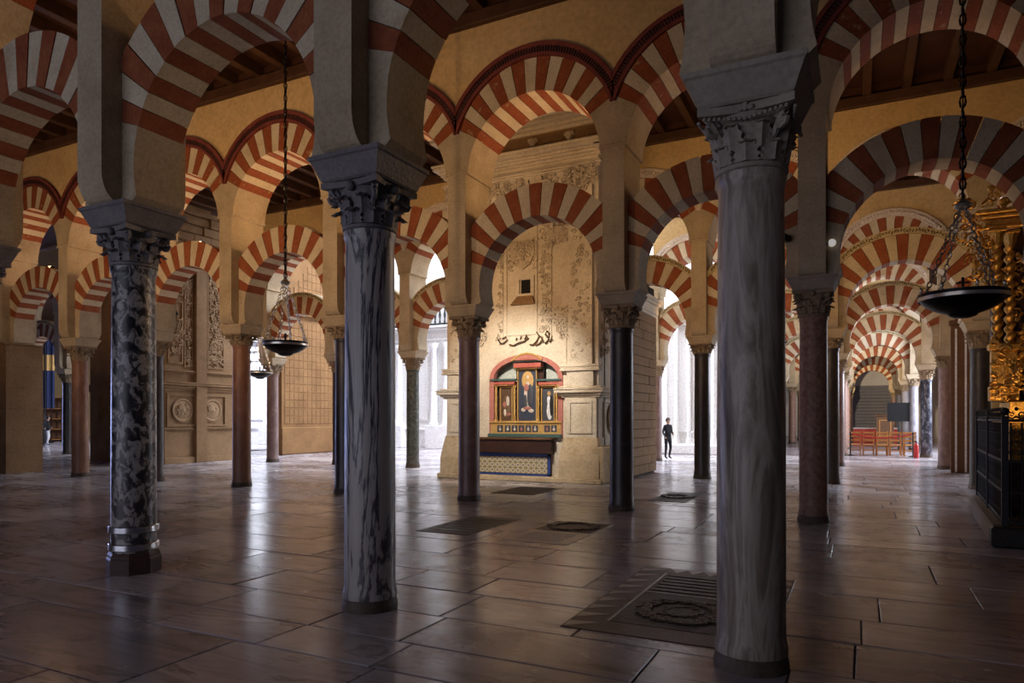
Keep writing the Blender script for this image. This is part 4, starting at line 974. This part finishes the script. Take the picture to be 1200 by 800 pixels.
# gilded scroll wing descending beside the columns
wing = MB(); rw = random.Random(6)
pw0, pw1 = on(1121, 236, GY), on(1164, 350, GY)
for i in range(70):
    u = i/69; bend = .28*sin(PI*u); x_ = pw0[0]+(pw1[0]-pw0[0])*u+bend*.4-g0; z_ = pw0[1]+(pw1[1]-pw0[1])*u+bend*.35
    w_ = .10+.12*sin(PI*u)
    x_ += rw.uniform(-w_, w_); z_ += rw.uniform(-w_, w_)
    if rw.random() < .6: spiral(wing, x_, z_, rw.uniform(.06, .12), rw.uniform(-.05, .12), 1.4, rw.uniform(0, 6), rw.choice((-1, 1)), .022, 10)
    else: wing.ball((x_, rw.uniform(-.04, .1), z_), rw.uniform(.035, .065), 7, 1, .8, 1.1)
wing.tube([(pw0[0]-g0+(pw1[0]-pw0[0])*i/10+.11*sin(PI*i/10), .06, pw0[1]+(pw1[1]-pw0[1])*i/10+.1*sin(PI*i/10)) for i in range(11)], .05, 8)
wing.build('scroll_wing', 'gilding', gr, smooth=True)
# glass dome on the granite column's pillar
dx, dz = on(967, 287, YR(1)-.2)
t = thing('dome_camera', 'small glass dome fixed to the pillar over the pink granite column', 'camera', (XK(0)+PXH+.03, YR(1)-.30, dz))
MB().ball((.05, 0, 0), .058, 14).build('dome', 'dome_glass_glow', t, smooth=True)
MB().box(-.04, -.03, -.03, .02, .03, .03).build('bracket', 'steel', t)
# ------------------------------------------------------------------ chairs, rope barrier, monitor far down the nave
def make_chair():
    t = thing('chair', 'wooden slat-back chair in the row right behind the red rope', 'chair', (0, 0, 0), 'chairs of the first row')
    wm = 'wood_chair'
    MB().bbox(-.21, -.2, .43, .21, .2, .46, .01).build('seat', wm, t)
    for sx in (-1, 1):
        MB().bbox(sx*.2-.018, -.2, 0, sx*.2+.018, -.165, 1.02, .005).build('leg', wm, t); MB().bbox(sx*.2-.018, .165, 0, sx*.2+.018, .2, .43, .005).build('leg', wm, t)
        MB().bbox(sx*.2-.012, -.17, .2, sx*.2+.012, .17, .225, .004).build('stretcher', wm, t)
    for z in (.60, .76, .92): MB().bbox(-.185, -.195, z, .185, -.17, z+.07, .006).build('back_slat', wm, t)
    MB().bbox(-.185, -.195, .2, .185, -.175, .23, .004).build('stretcher', wm, t)
    return t
ch0 = make_chair(); first = True
cxs, cys = fl(1009, 534)
def dup(root, loc, rz=0):
    r = root.copy(); COL.objects.link(r); r.location = loc; r.rotation_euler = (0, 0, rz)
    for c in root.children:
        d = c.copy(); COL.objects.link(d); d.parent = r
    return r
XR_ = XK(0)+.50
for row in range(2):
    for c_ in range(5):
        loc = (XR_+c_*.51, 33.3+row*.85, 0)
        if first: ch0.location = loc; first = False
        else: ch_ = dup(ch0, loc, RN.uniform(-.05, .05)); ch_['label'] = 'wooden slat-back chair in the row right behind the red rope' if row == 0 else 'wooden slat-back chair in the second row behind the rope'; ch_['group'] = 'chairs of the %s row' % ('first' if row == 0 else 'second')
PSM = MB().lathe([(.16, 0), (.16, .02), (.03, .05), (.022, .06), (.022, .92), (.035, .94), (.03, 1.0), (.0, 1.02)], 12).mesh('post', 'iron', True)
for i, X_ in enumerate((XK(0)+.32, 2.0)):
    t = thing('stanchion', ['black rope stanchion beside the reddish column before the chairs', 'black rope stanchion next to the red fire extinguisher'][i], 'stanchion', (X_, 32.75, 0)); put(PSM, 'post', t)
xa, xb = XK(0)+.36, 1.96
tag(MB().tube([(xa+(xb-xa)*i/12, 32.75, .92-.16*sin(PI*i/12)) for i in range(13)], .028, 8).build('barrier_rope', 'red_plastic', smooth=True), 'red barrier rope strung before the wooden chairs', 'rope')
t = thing('fire_extinguisher', 'red fire extinguisher standing by the pale grey column', 'extinguisher', (2.06, 31.9, 0))
MB().lathe([(.08, 0), (.09, .03), (.09, .48), (.06, .56), (.03, .6)], 14).build('cylinder', 'red_plastic', t, smooth=True)
MB().box(-.02, -.02, .58, .02, .02, .66).box(-.09, -.015, .64, .03, .015, .67).build('valve', 'iron', t)
MB().tube([(.02, 0, .63), (.10, 0, .55), (.11, 0, .35), (.10, 0, .2)], .012, 6).build('hose', 'iron', t, smooth=True)
d_ = 34.5; mxp = (1053-600)/FPX*d_; mX, mY = CS*mxp-SN*d_, SN*mxp+CS*d_
t = thing('monitor', 'black flat monitor on a floor stand behind the chairs', 'monitor', (mX, mY, 0))
MB().bbox(-.50, -.03, 1.42, .50, .04, 2.36, .01).build('panel', 'screen_black', t); MB().bbox(-.04, -.0, 0, .04, .08, 1.45, .005).build('stand', 'iron', t); MB().bbox(-.3, -.25, 0, .3, .25, .04, .01).build('foot', 'iron', t)
d_ = 38; q_ = (1037-600)/FPX*d_; lX, lY = CS*q_-SN*d_, SN*q_+CS*d_
t = thing('lectern', 'brown wooden lectern between chairs and shutter', 'lectern', (lX, lY, 0))
pbox('body', 'wood_brown', t, -.42, -.2, 0, .42, .2, 1.7); pbox('top', 'wood_brown', t, -.5, -.28, 1.7, .5, .25, 1.78); frame('panel', 'wood_chair', t, -.3, .6, .3, 1.5, -.2, .06, .02)
t = thing('red_table', 'long table under a red cloth in front of the grey shutter', 'table', (1.0, 50, 0))
pbox('cloth', 'red_plastic', t, -1.3, -.4, 0, 1.3, .4, .95, b=.03); pbox('white_runner', 'cloth_white', t, -1.32, -.42, .90, 1.32, .42, .98, b=.02)
# tall wooden screen with pale strips beside the pinkish column
wX, wY = fl(1112, 553.5)
t = thing('wooden_screen', 'tall brown wooden screen with two pale vertical strips', 'screen', (wX+.05, wY, 0))
pbox('board', 'wood_brown', t, 0, 0, 0, .85, .12, 4.3); 
for x_ in (.10, .34): pbox('pale_strip', 'cloth_white', t, x_, -.02, .02, x_+.05, 0, 4.2, b=.005)
pbox('crown', 'wood_brown', t, -.05, -.05, 4.3, .9, .17, 4.45, b=.02)
# things in the blue-lit gap
kX, kY = fl(67, 517)
t = thing('display_cabinet', 'dark glazed display cabinet with reddish shelves in the blue-lit gap', 'cabinet', (kX, kY, 0), None, .9)
pbox('back', 'wood_brown', t, -.9, .2, 0, .9, .3, 3.0); 
for sx in (-1, 1): pbox('side', 'wood_altar', t, sx*.9-.05, -.3, 0, sx*.9+.05, .3, 3.0)
for z in (.1, .8, 1.5, 2.2, 2.95): pbox('shelf', 'wood_chair', t, -.88, -.25, z, .88, .2, z+.06)
for x_ in (-.3, .3): pbox('mullion', 'wood_altar', t, x_-.03, -.3, 0, x_+.03, -.25, 3.0)
bX, bY = fl(61, 519)
t = thing('processional_banner', 'tall dark blue banner with ochre middle on a pole in the gap', 'banner', (bX-.2, bY-.3, 0), None, .9)
MB().tube([(0, 0, 0), (0, 0, 6.9)], .04, 8).build('pole', 'iron', t, smooth=True); MB().lathe([(.45, 0), (.45, .08), (.08, .16), (.06, .4)], 14).build('foot', 'iron', t, smooth=True)
MB().tube([(-.5, 0, 6.6), (.5, 0, 6.6)], .03, 6).build('crossbar', 'iron', t)
for nm, mt, z0_, z1_ in (('upper_cloth', 'blue_cloth', 5.6, 6.6), ('middle_cloth', 'gold_paint', 4.6, 5.6), ('lower_cloth', 'blue_cloth', 2.2, 4.6)):
    MB().prism([(-.5+i*.1, .05*sin(i*1.9)) for i in range(11)]+[(.5-i*.1, .05*sin((10-i)*1.9)+.03) for i in range(11)], z0_, z1_, 'z').build(nm, mt, t)
# ------------------------------------------------------------------ people
def person(label, loc, rz, pose, h=1.72, top='cloth_black', legs='cloth_black'):
    J = pose; k = h/1.72
    t = thing('person', label, 'person', loc, None, rz)
    names = list(J['v']); vs = [Vector(J['v'][n][:3])*k for n in names]; es = [(names.index(a), names.index(b)) for a, b in J['e']]
    me = bpy.data.meshes.new('body'); me.from_pydata(vs, es, []); o = bpy.data.objects.new('body', me); COL.objects.link(o)
    md = o.modifiers.new('skin', 'SKIN'); sk = me.skin_vertices[0].data
    for i, n in enumerate(names): r = J['v'][n][3]*k; sk[i].radius = (r, r*J['v'][n][4] if len(J['v'][n]) > 4 else r); sk[i].use_root = (n == 'pelvis')
    ss = o.modifiers.new('sub', 'SUBSURF'); ss.levels = ss.render_levels = 2
    dg = bpy.context.evaluated_depsgraph_get(); m2 = bpy.data.meshes.new_from_object(o.evaluated_get(dg)); bpy.data.objects.remove(o)
    m2.materials.clear()
    for q in (top, legs, 'skin', 'cloth_black'): m2.materials.append(MATS[q])
    hz = J['v']['head'][2]*k; hx, hy = J['v']['head'][0]*k, J['v']['head'][1]*k
    for p in m2.polygons:
        c = p.center; p.material_index = 0
        if c.z < .88*k: p.material_index = 1
        if c.z < .07*k: p.material_index = 3
        if c.z > hz-.14*k: p.material_index = 2
        for hn in ('handL', 'handR'):
            if (c-Vector(J['v'][hn][:3])*k).length < .09*k: p.material_index = 2
        p.use_smooth = True
    b = put(m2, 'body', t)
    hb = MB().ball((hx, hy+.02*k, hz+.045*k), .112*k, 14, .95, 1.0, 1.0); hb.v = [(x, max(y, hy-.075*k) if z > hz+.06*k else max(y, hy-.01*k), z) for x, y, z in hb.v]
    hb.build('hair', 'hair', t, smooth=True)
    return t
stand = {'v': {'pelvis': (0, 0, .95, .135, .8), 'waist': (0, 0, 1.08, .125, .8), 'chest': (0, -.01, 1.28, .15, .75), 'neckb': (0, 0, 1.44, .075), 'neck': (0, -.01, 1.50, .052), 'head': (0, -.03, 1.61, .085, 1.15), 'crown': (0, -.02, 1.69, .06),
  'shL': (-.16, 0, 1.40, .07), 'elL': (-.23, .03, 1.14, .045), 'wrL': (-.20, -.10, .94, .03), 'handL': (-.19, -.14, .86, .032),
  'shR': (.16, 0, 1.40, .07), 'elR': (.23, .03, 1.14, .045), 'wrR': (.16, -.16, 1.02, .03), 'handR': (.10, -.22, 1.04, .032),
  'hipL': (-.09, 0, .88, .095), 'knL': (-.10, -.02, .48, .062), 'anL': (-.11, .02, .09, .042), 'toL': (-.12, -.13, .035, .035),
  'hipR': (.09, 0, .88, .095), 'knR': (.11, -.06, .48, .062), 'anR': (.12, .06, .09, .042), 'toR': (.13, -.09, .035, .035)},
 'e': [('pelvis', 'waist'), ('waist', 'chest'), ('chest', 'neckb'), ('neckb', 'neck'), ('neck', 'head'), ('head', 'crown'), ('chest', 'shL'), ('shL', 'elL'), ('elL', 'wrL'), ('wrL', 'handL'), ('chest', 'shR'), ('shR', 'elR'), ('elR', 'wrR'), ('wrR', 'handR'),
  ('pelvis', 'hipL'), ('hipL', 'knL'), ('knL', 'anL'), ('anL', 'toL'), ('pelvis', 'hipR'), ('hipR', 'knR'), ('knR', 'anR'), ('anR', 'toR')]}
pX, pY = fl(782.5, 537.5)
person('person in dark clothes walking beside the pinkish column near the buttress', (pX, pY, 0), .9, stand, 1.58)
pX, pY = fl(56, 521); person('person in dark top and pale trousers in the blue-lit gap', (pX, pY, 0), 2.6, stand, 1.68, 'cloth_black', 'cloth_white')
pX, pY = fl(48.5, 523); person('person in dark clothes partly hidden by the square pier', (pX, pY, 0), 1.2, stand, 1.66)
# ------------------------------------------------------------------ warm spotlights fixed to the pillars
def spot(loc, target, e, col=WARM, ang=110, label='small black spotlight fixed to a pillar', r=.06):
    t = thing('spotlight', label, 'spotlight', loc, 'spotlights on the pillars')
    d = (Vector(target)-Vector(loc)).normalized(); R = d.to_track_quat('Z', 'Y').to_matrix().to_4x4()
    MB().lathe([(.03, -.16), (.055, -.14), (.06, -.04), (.065, -.035)], 12).xf(R).build('housing', 'lamp_black', t, smooth=True)
    MB().box(-.02, -.20, -.03, .02, -.02, .03).build('bracket', 'lamp_black', t)
    l = light('SPOT', 'spotlight_beam', (0, 0, 0), (0, 0, 1), e, col, r, angle=ang, blend=.8)
    l.rotation_euler = d.to_track_quat('-Z', 'Y').to_euler(); l.parent = t
    return t
C0N = {-6: 'far dark column', -5: 'second far dark column', -4: 'third far dark column', -3: 'column next to the steel-banded column', -2: 'steel-banded column', -1: 'dark-veined column', 0: 'thick streaked column'}
C1N = {-7: 'square stone pier', -6: 'reddish column', -5: 'slim dark column', -4: 'red-brown column', -3: 'dark squat-capital column', -2: 'pinkish column', -1: 'altar corner column', 0: 'pink granite column'}
KS = 1.12
for k, e in ((-6, 200), (-5, 200), (-4, 240), (-3, 300), (-2, 190), (-1, 25)):
    spot((XK(k)-.2, YR(0)+.63, 4.35), (XK(k)-.6, YR(1), 6.9), e*KS, label='small black spotlight on the pillar of the '+C0N[k])
for k, e in ((-7, 90), (-5, 140), (-3, 120), (-2, 80)):
    spot((XK(k), YR(1)+.66, 4.35), (XK(k)+.6, YR(2)-1, 6.0), e*KS, label='small black spotlight on the pillar of the '+C1N[k])
spot((XK(-1), YR(1)+.66, 4.35), (XK(-.3), YR(2), 6.2), 200*KS, label='small black spotlight on the pillar of the altar corner column')
spot((XK(0), YR(1)+.66, 4.35), (XK(.5), YR(2), 6.4), 220*KS, label='small black spotlight on the pillar of the pink granite column')
spot((XK(-2)-.12, YR(1)+.66, 4.55), (-7.9, 15.9, 1.9), 950, (1.0, .90, .78), 75, label='small black spotlight aimed at the altar from the pinkish column')
for i, e in ((2, 150), (3, 330), (4, 60), (5, 1000), (6, 60), (7, 1300)):
    spot((XK(0), YR(i)+.66, 4.35), (XK(.5), YR(i+1), 6.0), e*KS, WARMW if i > 2 else WARM, label='small black spotlight on the %s arcade of the long nave' % (['third']+nth)[i-2])
spot((XK(-1), YR(2)+.66, 4.35), (XK(-1.5), YR(3), 6.0), 260*KS, WARM, label='small black spotlight on the pillar of the dark polished column')
spot((-5.5, 18.8, 5.12), (XK(-1.8), YR(3), 5.2), 160*KS, WARM, label='small black spotlight on top of the coursed buttress')
# uplights lying on the crowns of the horseshoe arches
def uplight(k, i, e, label, col=WARM):
    t = thing('uplight', label, 'uplight', (XK(k)+HB, YR(i)+.06, C1+RO1), 'uplights on the arch crowns')
    MB().bbox(-.16, -.05, 0, .16, .05, .05, .01).build('housing', 'lamp_black', t)
    l = light('POINT', 'uplight_glow', (0, 0, .12), (0, 0, 1), e, col, .06); l.parent = t
A1N = {-7: 'beside the square pier', -6: 'beside the reddish column', -5: 'behind the steel-banded capital', -4: 'behind the smaller hanging lamp', -3: 'behind the dark-veined column', -2: 'before the altar wall', -1: 'beside the altar corner column', 0: 'behind the larger hanging lamp'}
for k, e in ((-7, 22), (-6, 26), (-5, 30), (-4, 36), (-3, 36), (-2, 34), (-1, 9), (0, 3)): uplight(k, 1, e, 'small uplight on the horseshoe arch '+A1N[k])
for k, e in ((-6, 20), (-5, 20), (-4, 22), (-2, 40), (-1, 22), (0, 26)): uplight(k, 2, e, 'small uplight on the third-arcade arch '+{-6: 'behind the smaller lamp', -5: 'beside the dark-veined column', -4: 'over the green speckled column', -2: 'beside the altar side wall', -1: 'behind the streaked column', 0: 'of the long nave'}[k])
for k, e in ((-3, 7), (-2, 7)): uplight(k, 0, e, 'small uplight on the near arch '+('away from' if k == -3 else 'between')+' the steel-banded and dark-veined columns')
t = thing('added_altarpiece_lamp', 'small added lamp behind the iron railing brightening the gilded altarpiece', 'lamp', (g0+.2, GY-1.4, 1.1))  # lamp added to make the gilding sparkle, not a fitting of the chapel
MB().lathe([(.05, -1.1), (.05, -1.08), (.012, -1.06), (.012, -.06), (.04, -.05), (.05, 0)], 10).build('stand', 'lamp_black', t, smooth=True)
l = light('SPOT', 'added_altarpiece_beam', (0, 0, .05), (0, 0, 1), 90, WARM, .05, angle=100); l.rotation_euler = Vector((.15, 1.2, 2.2)).to_track_quat('-Z', 'Y').to_euler(); l.parent = t
spot((XK(0)-.42, YR(1)-.42, 4.35), (XK(-1.9), YR(0), 5.0), 480, WARM, 62, label='small black spotlight beside the pillar of the pink granite column aimed at the near arches')
